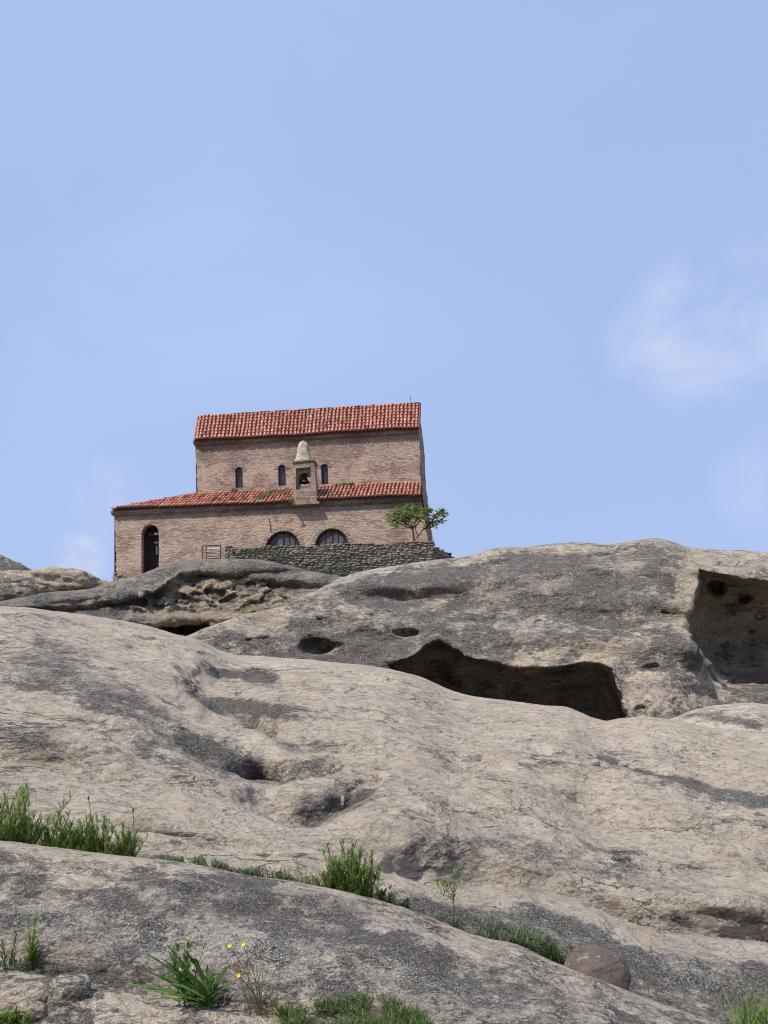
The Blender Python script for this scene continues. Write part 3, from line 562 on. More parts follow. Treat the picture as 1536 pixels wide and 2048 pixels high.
def brick_mat(name, sc_=1.0, a=(.27, .14, .11), bcol=(.50, .315, .24), mortar=(.54, .45, .36), plaster=.65, grime=(.15, .13, .12)):
    m, nt, b = newmat(name); g = G(nt)
    sx = N(nt, 'ShaderNodeSeparateXYZ'); nt.links.new(g.tc.outputs['Object'], sx.inputs[0])
    dn = g.noise(g.map((1, 1, 1)), 3.2, 5, .6)
    cx = N(nt, 'ShaderNodeCombineXYZ'); g.lk(g.m('ADD', sx.outputs[0], g.m('MULTIPLY', sx.outputs[1], .6)), cx.inputs[0]); g.lk(g.m('ADD', sx.outputs[2], g.m('MULTIPLY', dn, .30)), cx.inputs[1])
    br = N(nt, 'ShaderNodeTexBrick'); nt.links.new(cx.outputs[0], br.inputs[0]); br.inputs['Scale'].default_value = 1
    br.inputs['Brick Width'].default_value = .30*sc_; br.inputs['Row Height'].default_value = .085*sc_; br.inputs['Mortar Size'].default_value = .018*sc_
    br.inputs['Color1'].default_value = (*a, 1); br.inputs['Color2'].default_value = (*bcol, 1); br.inputs['Mortar'].default_value = (*mortar, 1); br.inputs['Bias'].default_value = 0
    br.inputs['Mortar Smooth'].default_value = .3
    n1 = g.noise(g.map((1, 1, 1.5)), .55, 6, .6, .5); n2 = g.noise(g.map((1, 1, 3.2)), 3.5, 9, .72, .6); n3 = g.noise(g.map((1, 1, 2.2), loc=(4, 1, 2)), 1.1, 6, .65)
    st = g.noise(g.map((1.1, 1, 4.6), loc=(3, 3, 3)), 2.6, 9, .74, .7)
    c = g.mix(.68, br.outputs[0], g.mix(g.ss(st, .44, .50), (a[0]*.75, a[1]*.75, a[2]*.8), g.mix(g.ss(st, .50, .57), bcol, (mortar[0]*1.12, mortar[1]*1.1, mortar[2]*1.05))))
    big = g.noise(g.map((1, 1, 1.4), loc=(9, 1, 6)), .32, 5, .6, .6)
    c = g.mix(g.ss(big, .46, .58, 0, .62), c, (.66, .48, .35)); c = g.mix(g.ss(big, .50, .42, 0, .62), c, (.30, .155, .12))
    c = g.mix(g.m('MULTIPLY', g.ss(g.m('ADD', g.m('MULTIPLY', g.m('SUBTRACT', n1, .5), 2.2), g.m('MULTIPLY', g.m('SUBTRACT', n2, .5), 1.6)), -.08, .16), plaster), c, (.66, .49, .365))
    c = g.mix(g.ss(n3, .50, .62, 0, .65), c, (.25, .135, .115))
    c = g.mix(g.m('MULTIPLY', g.ss(g.noise(g.map((1.3, 1, 4.2), loc=(2, 7, 5)), 3.8, 8, .78, .8), .515, .56), .72), c, (.19, .14, .12))
    c = g.mix(g.m('MULTIPLY', g.ss(g.noise(g.map((1.3, 1, 4.2), loc=(5, 2, 1)), 4.2, 8, .78, .8), .53, .575), .7), c, (.66, .55, .43))
    gr = g.attr('tint').outputs['Fac']
    c = g.mix(g.m('MULTIPLY', gr, g.ss(n2, .42, .58, .25, 1)), c, grime)
    nt.links.new(c, b.inputs['Base Color'])
    h = g.m('ADD', g.m('MULTIPLY', br.outputs[1], -.25), n2)
    nt.links.new(g.bump(h, .9, .14), b.inputs['Normal'])
    return m
M_BRICK = brick_mat('old_brick')
M_BRICK_UP = brick_mat('old_brick_upper', plaster=.5, a=(.26, .15, .125), bcol=(.46, .32, .26))
M_BELF = brick_mat('belfry_brick', .8, a=(.24, .175, .13), bcol=(.32, .24, .18), mortar=(.33, .28, .21), plaster=.25)
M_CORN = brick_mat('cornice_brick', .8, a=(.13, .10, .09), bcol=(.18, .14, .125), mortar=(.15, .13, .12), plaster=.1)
M_SIDE = brick_mat('brick_shaded', 1.0, a=(.16, .12, .10), bcol=(.22, .165, .14), mortar=(.24, .20, .17), plaster=.15)  # darker copy of the old brick, with the shaded side put into its colour
M_DOME = simple('plastered_dome', (.38, .31, .225), .35, 3.5, bump=.03)
M_VOID = simple('doorway_dark', (.035, .03, .03), .2, 4)  # near-black, stands for the unlit inside of the doorway
M_GLASS = simple('window_glass', (.028, .030, .042), .2, 3, rough=.25, spec=.5)
M_SHUT = simple('weathered_wood', (.10, .085, .085), .4, 6, bump=.01)
M_FRAME = simple('window_frame_wood', (.045, .03, .028), .2, 6)
M_IRON = simple('rusty_iron', (.07, .05, .04), .3, 20, rough=.6)
M_PALE = simple('pale_board', (.55, .53, .50), .1, 8)
M_TEAL = simple('teal_paint', (.06, .16, .17), .2, 8)
M_BRONZE = simple('dark_bronze', (.035, .033, .03), .3, 10, rough=.5, metallic=.3)

def tile_mat():
    m, nt, b = newmat('clay_tiles'); g = G(nt); t = g.attr('tint').outputs['Fac']
    cr = N(nt, 'ShaderNodeValToRGB'); nt.links.new(t, cr.inputs[0]); el = cr.color_ramp.elements
    stops = [(0, (.10, .055, .045)), (.14, (.18, .08, .055)), (.3, (.41, .15, .105)), (.55, (.53, .22, .15)), (.78, (.60, .285, .195)), (.92, (.60, .32, .22)), (1, (.62, .47, .36))]
    el[0].position = 0; el[0].color = (*stops[0][1], 1); el[1].position = 1; el[1].color = (*stops[-1][1], 1)
    for p_, c_ in stops[1:-1]: e = el.new(p_); e.color = (*c_, 1)
    n = g.noise(g.map(), 5, 8, .7); c = g.mix(g.ss(n, .54, .70, 0, .5), cr.outputs[0], (.16, .10, .08))
    c = g.mix(g.ss(g.noise(g.map(loc=(3, 3, 3)), 1.4, 5, .6), .6, .75, 0, .35), c, (.22, .17, .10))
    nt.links.new(c, b.inputs['Base Color']); nt.links.new(g.bump(n, .5, .03), b.inputs['Normal']); return m
M_TILE = tile_mat()
M_PAN = simple('tile_pans', (.065, .028, .022), .4, 5)

def wall(name, outer, holes, off, mat, depth=.5, grime=None, parent=church, backface=True):
    """outer, holes: (s, z) loops on the plane at the given offset; jambs run inwards for depth metres"""
    loops = [outer]+holes; flat = [p for l in loops for p in l]
    tris = tessellate_polygon([[Vector((p[0], p[1], 0)) for p in l] for l in loops])
    mb = MB(); n = len(flat)
    mb.add([W(p[0], p[1], off) for p in flat]+[W(p[0], p[1], off+depth) for p in flat], [tuple(t) for t in tris])
    b = 0
    for l in loops:
        k = len(l)
        for i in range(k): mb.F.append((b+i, b+(i+1) % k, n+b+(i+1) % k, n+b+i))
        b += k
    if grime: mb.T = [grime(p[0], p[1]) for p in flat]*2
    return mb.build(name, mat, parent)
def arch_loop(s0, s1, zb, zs, zt, n=14):
    """opening from s0 to s1, foot zb, springing zs, crown zt"""
    pts = [(s0, zb), (s1, zb)]
    for i in range(n+1):
        a = math.pi*i/n; pts.append(((s0+s1)/2+(s1-s0)/2*math.cos(a), zs+(zt-zs)*math.sin(a)))
    return pts
def dense(pts, stepm=.25, jit=.03):
    r = []
    for i in range(len(pts)-1):
        a, b = np.array(pts[i]), np.array(pts[i+1]); L = np.linalg.norm(b-a); k = max(1, int(L/stepm))
        for j in range(k):
            q = a+(b-a)*j/k
            if j: q = q + (b-a)[::-1]*np.array([1, -1])/L*random.uniform(-jit, jit)
            r.append(tuple(q))
    return r

# lower front wall
e0 = px(228, 1024, 0); e1 = px(842, 994, 0); c1 = px(860, 1100, 0); lb = px(233, 1150, 0); lf = px(234, 1260, 0)
rb = px(862, 1150, 0)
outer = dense([e0, e1], 2, 0) + dense([e1, c1, (c1[0]+.1, ZB)], .18, .035) + [(c1[0]+.1, ZB)] + dense([(lf[0]-.05, ZB), lb, e0], .16, .05)
dL, dR = px(283, 1150, 0), px(318, 1140, 0); dT = px(299, 1049, 0); dS = px(299, 1068, 0)
doorway = arch_loop(dL[0], dR[0], ZB+.3, dS[1], dT[1])
w1c = px(566, 1096, 0); w1t = px(566, 1062, 0); w1r = (px(601, 1090, 0)[0]-px(531, 1090, 0)[0])/2
w2c = px(664, 1092, 0); w2t = px(664, 1057, 0); w2r = (px(698, 1087, 0)[0]-px(630, 1087, 0)[0])/2
a1 = arch_loop(w1c[0]-w1r, w1c[0]+w1r, w1c[1]-1.0, w1c[1]-.05, w1t[1]); a2 = arch_loop(w2c[0]-w2r, w2c[0]+w2r, w2c[1]-1.0, w2c[1]-.05, w2t[1])
def grime_low(s, z):
    f = np.interp(s, [e0[0], e1[0]], [e0[1], e1[1]])-z; return max(.04, .9-f*.9)
def subdiv_wall(name, outer, holes, off, mat, depth, gr):
    o = wall(name, outer, holes, off, mat, depth)
    bm = bmesh.new(); bm.from_mesh(o.data)
    for _ in range(3):
        es = [e for e in bm.edges if e.calc_length() > .9]
        if es: bmesh.ops.subdivide_edges(bm, edges=es, cuts=1); bmesh.ops.triangulate(bm, faces=[f for f in bm.faces if len(f.verts) > 4])
    bm.to_mesh(o.data); bm.free()
    P = np.array([v.co[:] for v in o.data.vertices]); s = (P-np.array([O_[0], O_[1], 0])) @ dv
    at_ = o.data.attributes['tint']; at_.data.foreach_set('value', np.array([gr(a, b) for a, b in zip(s, P[:, 2])], dtype=np.float32)); return o
subdiv_wall('lower_wall', outer, [doorway, a1, a2], 0, M_BRICK, .55, grime_low)
# upper front wall, 3 m further back
UP = 3.0
u0_, u1_ = px(391, 884, UP), px(836, 859, UP); u2_ = px(846, 985, UP); u3_ = px(395, 1000, UP)
outer = dense([u0_, u1_], 3, 0)+dense([u1_, u2_, (u2_[0]+.05, u2_[1]-1)], .18, .03)+[(u2_[0]+.05, u2_[1]-1)]+dense([(u3_[0], u3_[1]-1), u3_, u0_], .16, .035)
wins = []
for (xl, xr, yt, ys, yb) in ((471, 486, 934, 943, 976), (557, 572, 929, 938, 972), (643, 657, 928, 936, 969)):
    a, b = px(xl, yb, UP), px(xr, yb, UP); wins.append(arch_loop(a[0], b[0], a[1], px(xl, ys, UP)[1], px((xl+xr)/2, yt, UP)[1], 10))
def grime_up(s, z):
    f = np.interp(s, [u0_[0], u1_[0]], [u0_[1], u1_[1]])-z; return max(.06, .95-f*.55)
subdiv_wall('upper_wall', outer, wins, UP, M_BRICK_UP, .4, grime_up)
for wl in wins:                                                # narrow lancet windows
    cxm = sum(p[0] for p in wl)/len(wl); z0 = wl[0][1]; 
    fr = MB(); g2 = MB(); n = len(wl)
    g2.add([W(p[0], p[1], UP+.22) for p in wl], [tuple(range(n))])
    ins = [(cxm+(p[0]-cxm)*.84, z0+.03+(p[1]-z0)*.95) for p in wl]
    fr.add([W(p[0], p[1], UP+.17) for p in wl]+[W(p[0], p[1], UP+.17) for p in ins]+[W(p[0], p[1], UP+.21) for p in ins], [(i, (i+1) % n, n+(i+1) % n, n+i) for i in range(n)]+[(n+i, n+(i+1) % n, 2*n+(i+1) % n, 2*n+i) for i in range(n)])
    we = fr.build('window', M_FRAME, church); we['label'] = 'narrow round-headed window'
    g2.build('pane', M_GLASS, we)
    hood = MB()                                              # ring of arch bricks
    sm = (wl[0][0]+wl[1][0])/2; hw = (wl[1][0]-wl[0][0])/2; zs = wl[2][1]
    for i in range(9):
        a = math.pi*(i+.5)/9; r0, r1 = hw+.03, hw+.25; da = .14
        P = []
        for oo in (-.035, .1):
            for (rr_, aa) in ((r0, a-da), (r1, a-da), (r1, a+da), (r0, a+da)): P.append(W(sm+rr_*math.cos(aa), zs+rr_*math.sin(aa), UP+oo))
        hood.box(P, random.choice([0, .2, .5]))
    hood.build('arch_bricks', M_BRICK_UP, we)
# lunettes with shutters
for (wc, wr, wt, lp) in ((w1c, w1r, w1t, a1), (w2c, w2r, w2t, a2)):
    n = 18; zc = wc[1]-.05; ht = wt[1]-zc
    fr = MB(); V = []; Fc = []
    for oo, sc2 in ((.12, 1.02), (.12, .90), (.22, .90)):
        for i in range(n+1): a = math.pi*i/n; V.append(W(wc[0]+wr*sc2*math.cos(a), zc+ht*sc2*math.sin(a), oo))
    for k in range(2):
        for i in range(n): Fc.append((k*(n+1)+i, k*(n+1)+i+1, (k+1)*(n+1)+i+1, (k+1)*(n+1)+i))
    fr.add(V, Fc); fo = fr.build('lunette_window', M_FRAME, church)
    V = [W(wc[0]+wr*math.cos(math.pi*i/n), zc+ht*math.sin(math.pi*i/n), .26) for i in range(n+1)]+[W(wc[0]-wr, zc-1, .26), W(wc[0]+wr, zc-1, .26)]
    g2 = MB(); g2.add(V, [tuple(range(len(V)))]); g2.build('pane', M_GLASS, fo)
    for k, (xa, xb) in enumerate(((-.74, -.42), (-.33, -.02), (.10, .34), (.42, .66))):
        if (wc is w1c and k == 0) : continue
        h_ = ht*math.sqrt(max(0, 1-max(abs(xa), abs(xb))**2))*.93
        sh = MB(); P = []
        for z_ in (zc-.9, zc+h_):
            for (x_, oo) in ((xa, .20), (xb, .20), (xb, .24), (xa, .24)): P.append(W(wc[0]+wr*x_, z_, oo))
        sh.box(P); sh.build('shutter_board', M_SHUT, fo)
    rg = MB()
    for i in range(19):
        a = math.pi*(i+.5)/19; da = .065; P = []
        for oo in (-.03, .15):
            for (rr_, aa) in ((1.02, a-da), (1.02+.22/wr, a-da), (1.02+.22/wr, a+da), (1.02, a+da)): P.append(W(wc[0]+wr*rr_*math.cos(aa), zc+(ht+wr*(rr_-1))*math.sin(aa), oo))
        rg.box(P, random.choice([0, .25, .6, .1]))
    rg.build('arch_bricks', M_BRICK, fo)
# door: dark sheet set back stands for the unlit interior, bright scraps of board, teal strip
gm = MB(); gm.add([W(dL[0]-.1, ZB, .9), W(dR[0]+.1, ZB, .9), W(dR[0]+.1, dT[1]+.1, .9), W(dL[0]-.1, dT[1]+.1, .9)], [(0, 1, 2, 3)])
dd = gm.build('doorway', M_VOID, church)
def quad_px(name, u0, v0, u1, v1, off, th, mat, parent):
    a, b = px(u0, v1, off), px(u1, v0, off); mb = MB()
    mb.box([W(a[0], a[1], off), W(b[0], a[1], off), W(b[0], a[1], off+th), W(a[0], a[1], off+th), W(a[0], b[1], off), W(b[0], b[1], off), W(b[0], b[1], off+th), W(a[0], b[1], off+th)]); return mb.build(name, mat, parent)
quad_px('door_board', 297, 1066, 306, 1072, .7, .05, M_SHUT, dd); quad_px('door_board', 308, 1065, 317, 1070, .45, .05, M_PALE, dd); quad_px('door_board', 309, 1083, 317, 1087, .45, .05, M_SHUT, dd); quad_px('door_strip', 312, 1090, 315, 1109, .6, .05, M_TEAL, dd)

# east side: battered wall turned away from the sun, seen edge-on
front = [Wp(836, 852, UP+.0), Wp(838, 905, UP), Wp(842, 965, UP-.2), Wp(845, 993, .0), Wp(852, 1040, 0), Wp(859, 1090, 0), W(c1[0]+.2, ZB, 0)]
backp = [Wp(843, 850, 7), Wp(849.5, 905, 7), Wp(850, 962, 7), Wp(855, 993, 7), Wp(861, 1045, 6.5), Wp(866.5, 1090, 6.5), Wp(868, 1150, 6.5)]
mb = MB(); nn_ = 24; V = []; Fc = []
def lerp_poly(P, t):
    x = t*(len(P)-1); i = min(int(x), len(P)-2); return P[i]+(P[i+1]-P[i])*(x-i)
for i in range(nn_*2+1):
    a, b = lerp_poly(front, i/(nn_*2)), lerp_poly(backp, i/(nn_*2)); nj = 8
    for j in range(nj+1):
        q = a+(b-a)*j/nj
        if 0 < j: q = q + dv*random.uniform(-.03, .03)
        V.append(q)
for i in range(nn_*2):
    for j in range(8): k = i*9+j; Fc.append((k, k+1, k+10, k+9))
mb.add(V, Fc); mb.build('east_wall', M_SIDE, church)
# back and west walls, closing the shell
NB = 10.5
tl = px(391, 884, UP)[1]
rid0, rid1 = px(397, 834, UP+3.6), px(839, 808, UP+3.6)
mb = MB()
sE = backp[0] @ dv - np.array([O_[0], O_[1], 0]) @ dv
mb.add([W(u0_[0], ZB, UP), W(u0_[0], ZB, NB), W(u0_[0], tl, NB), W(u0_[0]+.0, rid0[1]-.1, UP+3.6), W(u0_[0], tl, UP)], [(0, 1, 2, 3, 4)])
mb.add([W(u0_[0], ZB, NB), W(u1_[0]+.2, ZB, NB), W(u1_[0]+.2, u1_[1], NB), W(u0_[0], tl, NB)], [(0, 1, 2, 3)])
mb.add([W(u1_[0]+.02, u1_[1]-.2, UP), W(u1_[0]+.02, u1_[1]-.2, NB), W(u1_[0]+.02, rid1[1]-.08, UP+3.6)], [(0, 1, 2)])
mb.add([W(u1_[0]+.02, ZB, UP+3), W(u1_[0]+.02, ZB, NB), W(u1_[0]+.02, u1_[1]-.2, NB), W(u1_[0]+.02, u1_[1]-.2, UP+3)], [(0, 1, 2, 3)])
mb.add([W(e0[0]+.02, ZB, .01), W(e0[0]+.02, ZB, NB-1), W(e0[0]+.02, e0[1]+.6, NB-1), W(e0[0]+.02, e0[1]-.02, .01)], [(0, 1, 2, 3)])
mb.add([W(e0[0]+.02, ZB, NB-1), W(u0_[0], ZB, NB-1), W(u0_[0], e0[1]+.6, NB-1), W(e0[0]+.02, e0[1]+.6, NB-1)], [(0, 1, 2, 3)])
mb.build('back_wall', M_SIDE, church)

def tile_roof(name, eL, eR, tL, tR, ncol, ncourse, hip=None, lift=.0):
    """barrel tiles on the slope eL-eR (eaves) to tL-tR (top). hip(f) -> fraction of the slope covered at f along the eaves"""
    eL, eR, tL, tR = map(np.array, (eL, eR, tL, tR)); mb = MB(); pan = MB()
    for i in range(ncol):
        f0, f1 = i/ncol, (i+1)/ncol; fm = (f0+f1)/2
        e = eL+(eR-eL)*fm; t = tL+(tR-tL)*fm
        h = 1 if hip is None else hip(fm)
        if h <= .03: continue
        up = (t-e); L = np.linalg.norm(up); up = up/L; ac = (eR-eL)/np.linalg.norm(eR-eL); nr = np.cross(ac, up); nr /= np.linalg.norm(nr)
        wd = np.linalg.norm(eR-eL)/ncol; nk = ncourse; wob = random.uniform(-.012, .012); colt = random.uniform(-.1, .1)
        for k in range(nk):
            a0 = k/nk*L; a1 = min((k+1.12)/nk*L, h*L)
            if a0 >= h*L: break
            j = random.uniform(-.022, .022)+wob; tl_ = random.uniform(-.012, .012)
            t_ = min(1, max(0, random.gauss(.54, .13)+colt)); q = random.random()
            if q < .022: t_ = random.uniform(.05, .25)
            elif q < .030: t_ = random.uniform(.93, 1)
            sag = .03*math.sin(fm*9+1)+.02*math.sin(fm*23)
            V = []
            for (a, r, z) in ((a0-(.04 if k == 0 else 0), .36*wd, .075), (a1, .28*wd, .025)):
                c = e+up*a+ac*(j+(tl_ if r < .35*wd else 0))+nr*(z+lift+sag)
                for m_ in range(7):
                    g = math.pi*m_/6; V.append(c+ac*(r*math.cos(g))+nr*(r*1.15*math.sin(g)))
            Fc = [(m_, m_+1, m_+8, m_+7) for m_ in range(6)]+[tuple(range(6, -1, -1))]
            mb.add(V, Fc, t_)
    # the pans beneath: one wavy sheet
    ns = ncol*2; V = []; Fc = []
    for i in range(ns+1):
        f = i/ns; e = eL+(eR-eL)*f; t = tL+(tR-tL)*f; h = 1 if hip is None else max(.01, hip(f))
        nr = np.cross(eR-eL, t-e); nr /= np.linalg.norm(nr); sag = .03*math.sin(f*9+1)+.02*math.sin(f*23)
        z = (.0 if i % 2 else .02)+sag
        V += [e+nr*z, e+(t-e)*h+nr*z, e+nr*(z-.1), e+(t-e)*h+nr*(z-.12)]
    for i in range(ns):
        b = i*4; Fc += [(b, b+4, b+5, b+1), (b+2, b+3, b+7, b+6), (b, b+2, b+6, b+4), (b+1, b+5, b+7, b+3)]
    pan.add(V, Fc)
    ro = mb.build(name, M_TILE, church, smooth=False); pan.build('tile_pans', M_PAN, ro); return ro
# upper roof, front slope, back slope, ridge
OV = .35
ue0, ue1 = Wp(389.5, 881, UP-OV), Wp(836.5, 856, UP-OV)
ur0, ur1 = W(rid0[0], rid0[1], UP+3.6), W(rid1[0], rid1[1], UP+3.6)
up_roof = tile_roof('upper_roof', ue0, ue1, ur0, ur1, 59, 8)
rb0, rb1 = W(u0_[0]-.1, tl-.1, NB+.3), W(u1_[0]+.1, u1_[1]-.1, NB+.3)
mb = MB(); mb.add([ur0, ur1, rb1, rb0, ur0-np.array([0,0,.15]), ur1-np.array([0,0,.15]), rb1-np.array([0,0,.15]), rb0-np.array([0,0,.15])], [(0,3,2,1),(4,5,6,7),(0,1,5,4),(1,2,6,5),(2,3,7,6),(3,0,4,7)], .5); mb.build('back_slope', M_PAN, up_roof)
mb = MB(); nr_ = 46
for i in range(nr_):
    a, b = ur0+(ur1-ur0)*i/nr_, ur0+(ur1-ur0)*(i+1.15)/nr_; z = random.uniform(.0, .035)
    V = []
    for (p, r) in ((a, .11), (b, .09)):
        for m_ in range(6):
            g = math.pi*m_/5; V.append(p+nb_*(r*math.cos(g))+np.array([0, 0, .03+z+r*.8*math.sin(g)]))
    mb.add(V, [(m_, m_+1, m_+7, m_+6) for m_ in range(5)]+[tuple(range(5, -1, -1))], random.choice([.05, .1, .2, .35, .5]))
mb.build('ridge_tiles', M_TILE, up_roof)
# verge at the right gable
mb = MB(); mb.tube([ue1+dv*.05, ur1+dv*.05], .07, 6, .05); mb.build('verge', M_TILE, up_roof)
mb = MB(); mb.tube([ue0-dv*.03, ur0-dv*.03], .05, 6, .25); mb.build('verge', M_TILE, up_roof)
# lower roof, with the hip falling to the left corner
le0, le1 = Wp(224, 1019, -OV), Wp(842, 990.5, -OV)
lt0s, lt1 = px(394, 988, UP), Wp(845, 964, UP)
sl_ = (lt1[2]-lt0s[1])/(px(845, 964, UP)[0]-lt0s[0]); s_e0 = px(224, 1019, -OV)[0]
lt0 = W(s_e0, lt0s[1]-(lt0s[0]-s_e0)*sl_, UP)
hipf = (lt0s[0]-s_e0)/(px(842, 990, -OV)[0]-s_e0)
low_roof = tile_roof('lower_roof', le0, le1, lt0, lt1, 80, 5, hip=lambda f: min(1, f/hipf*1.0))
# western slope of the hip
wt = W(lt0s[0], lt0s[1], UP); mb = MB(); mb.add([le0, wt, W(lt0s[0], lt0s[1], NB-1), W(s_e0, le0[2], NB-1)], [(0, 1, 2, 3)], .4); mb.build('hip_slope', M_PAN, low_roof)
mb = MB()
for i in range(22):
    a, b = le0+(wt-le0)*i/22, le0+(wt-le0)*(i+1.15)/22
    mb.tube([a+np.array([0,0,.04]), b+np.array([0,0,.03])], [.10, .08], 7, random.uniform(.2, .6))
mb.build('hip_tiles', M_TILE, low_roof)
# cornices under the eaves
def cornice(name, a, b, off, rows):
    mb = MB()
    for (dz0, dz1, pr) in rows:
        P = []
        for dz in (dz1, dz0):
            P += [W(a[0]-.03-pr*.5, a[1]+dz, off-pr), W(b[0]+.03, b[1]+dz, off-pr), W(b[0]+.03, b[1]+dz, off+.2), W(a[0]-.03-pr*.5, a[1]+dz, off+.2)]
        mb.box(P, .2)
    # dentils
    n = int((b[0]-a[0])/.16)
    for i in range(n):
        f = (i+.5)/n; s = a[0]+(b[0]-a[0])*f; z = a[1]+(b[1]-a[1])*f; dz = rows[-1][1]
        P = []
        for zz in (z+dz-.09, z+dz+.002):
            P += [W(s-.045, zz, off-.10), W(s+.045, zz, off-.10), W(s+.045, zz, off+.1), W(s-.045, zz, off+.1)]
        mb.box(P, .3)
    return mb.build(name, M_CORN, church)
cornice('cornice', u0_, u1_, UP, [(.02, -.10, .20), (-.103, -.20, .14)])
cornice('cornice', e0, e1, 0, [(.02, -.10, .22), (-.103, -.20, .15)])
# lightning rod
mb = MB(); p = Wp(822, 809, UP+3.6); mb.tube([p, p+np.array([0, 0, .62])], .018, 5); mb.build('lightning_rod', M_IRON, church)
# thin conduit running down the wall
mb = MB(); mb.tube([Wp(537, 1037, -.05), Wp(540, 1046, -.06), Wp(541, 1064, -.05)], .022, 5); mb.build('conduit', M_IRON, church)

# belfry
BO = -.42; BD = 1.35
b0, b1 = px(587, 1006, BO), px(634, 1004, BO); t0, t1 = px(586, 925, BO), px(628, 921, BO)
n0, n1 = px(592, 979, BO), px(623, 977, BO); n2, n3 = px(592, 936, BO), px(621, 934, BO)
belfry = None
def prism(name, q, off0, off1, mat, parent, t=0.0):   # q: four (s,z) corners anticlockwise
    mb = MB(); mb.box([W(q[0][0], q[0][1], off0), W(q[1][0], q[1][1], off0), W(q[1][0], q[1][1], off1), W(q[0][0], q[0][1], off1), W(q[3][0], q[3][1], off0), W(q[2][0], q[2][1], off0), W(q[2][0], q[2][1], off1), W(q[3][0], q[3][1], off1)], t)
    return mb.build(name, mat, parent)
# body: front skin with a square recess, the recess wall with an arched opening through to the back
niche = [n0, n1, n3, n2]
belfry = wall('belfry', [b0, b1, t1, t0], [niche], BO, M_BELF, .30)
ac0, ac1 = px(597, 972, BO+.3), px(620, 972, BO+.3); act = px(608, 945, BO+.3); acs = px(608, 957, BO+.3)
ar = arch_loop(ac0[0], ac1[0], ac0[1], acs[1], act[1], 12)
sh_ = .004
def side_in(q, d): return (q[0]+d, q[1])
wall('niche_wall', [side_in(b0, .02), side_in(b1, -.02), side_in(t1, -.02), side_in(t0, .02)], [ar], BO+.30, M_BELF, BD-.30, parent=belfry)
# cap slab
q = [(t0[0]-.06, t0[1]-.02), (t1[0]+.06, t1[1]-.02), (t1[0]+.06, t1[1]+.07), (t0[0]-.06, t0[1]+.07)]; prism('cap_slab', q, BO-.07, BO+BD+.05, M_BELF, belfry, .4)
q = [(b0[0]-.08, b0[1]-.12), (b1[0]+.14, b1[1]-.12), (b1[0]+.14, b1[1]+.02), (b0[0]-.08, b0[1]+.02)]; prism('corbel', q, BO-.10, BO+BD, M_BELF, belfry, .1)
# dome: rounded sugarloaf over a square foot
cs = (px(590, 922, BO+.5)[0]+px(624, 921, BO+.5)[0])/2; zb = t0[1]+.09; ztop = px(606, 880, BO+.5)[1]; H_ = ztop-zb
V = []; Fc = []; nr2, ns2 = 15, 28
for i in range(nr2+1):
    f = i/nr2; r = .50*(1-.36*f-.05*math.sin(f*3.1))*math.sqrt(max(0.0, 1-max(0, (f-.50)/.50)**2.4)); sq = max(0, 1-f*2.4)
    for k in range(ns2):
        a = 2*math.pi*k/ns2; c_, s_ = math.cos(a), math.sin(a); m_ = 1/max(abs(c_), abs(s_)); rr_ = r*(1+sq*(min(m_, 1.3)-1)*.9)
        rr_ *= 1+.04*float(fbm(np.array([[c_*2, s_*2, f*4]]), 2, 6)[0])
        V.append(W(cs+rr_*c_, zb+H_*f, BO+.60+rr_*s_*1.1))
for i in range(nr2):
    for k in range(ns2): Fc.append((i*ns2+k, i*ns2+(k+1) % ns2, (i+1)*ns2+(k+1) % ns2, (i+1)*ns2+k))
Fc.append(tuple(range(nr2*ns2, (nr2+1)*ns2)))
mb = MB(); mb.add(V, Fc); mb.build('dome', M_DOME, belfry, smooth=True)
# bell, hung in the arch
bc = px(609, 957, BO+.6); bell_top = px(609, 949, BO+.6)[1]; bell_bot = px(609, 966, BO+.6)[1]; prof = [(.0, 1), (.10, .98), (.15, .86), (.16, .6), (.19, .35), (.25, .15), (.30, 0), (.26, 0.01), (.0, .3)]
V = []; Fc = []; nk = 20
for (r, f) in prof:
    for k in range(nk): a = 2*math.pi*k/nk; V.append(W(bc[0]+r*math.cos(a), bell_bot+(bell_top-bell_bot)*f, BO+.6+r*math.sin(a)))
for i in range(len(prof)-1):
    for k in range(nk): Fc.append((i*nk+k, i*nk+(k+1) % nk, (i+1)*nk+(k+1) % nk, (i+1)*nk+k))
bell = empty('bell', W(bc[0], bell_bot, BO+.6)); tag(bell, 'dark bronze bell hanging in the arch of the little belfry', 'bell')
mb = MB(); mb.add(V, Fc); mb.build('bell_body', M_BRONZE, bell, smooth=True)
mb = MB(); mb.tube([W(bc[0]-.42, bell_top+.03, BO+.6), W(bc[0]+.42, bell_top+.03, BO+.6)], .045, 6); mb.build('yoke', M_FRAME, bell)
mb = MB(); mb.tube([W(bc[0], bell_top, BO+.6), W(bc[0], bell_bot-.1, BO+.6)], [.015, .04], 6); mb.build('clapper', M_IRON, bell)

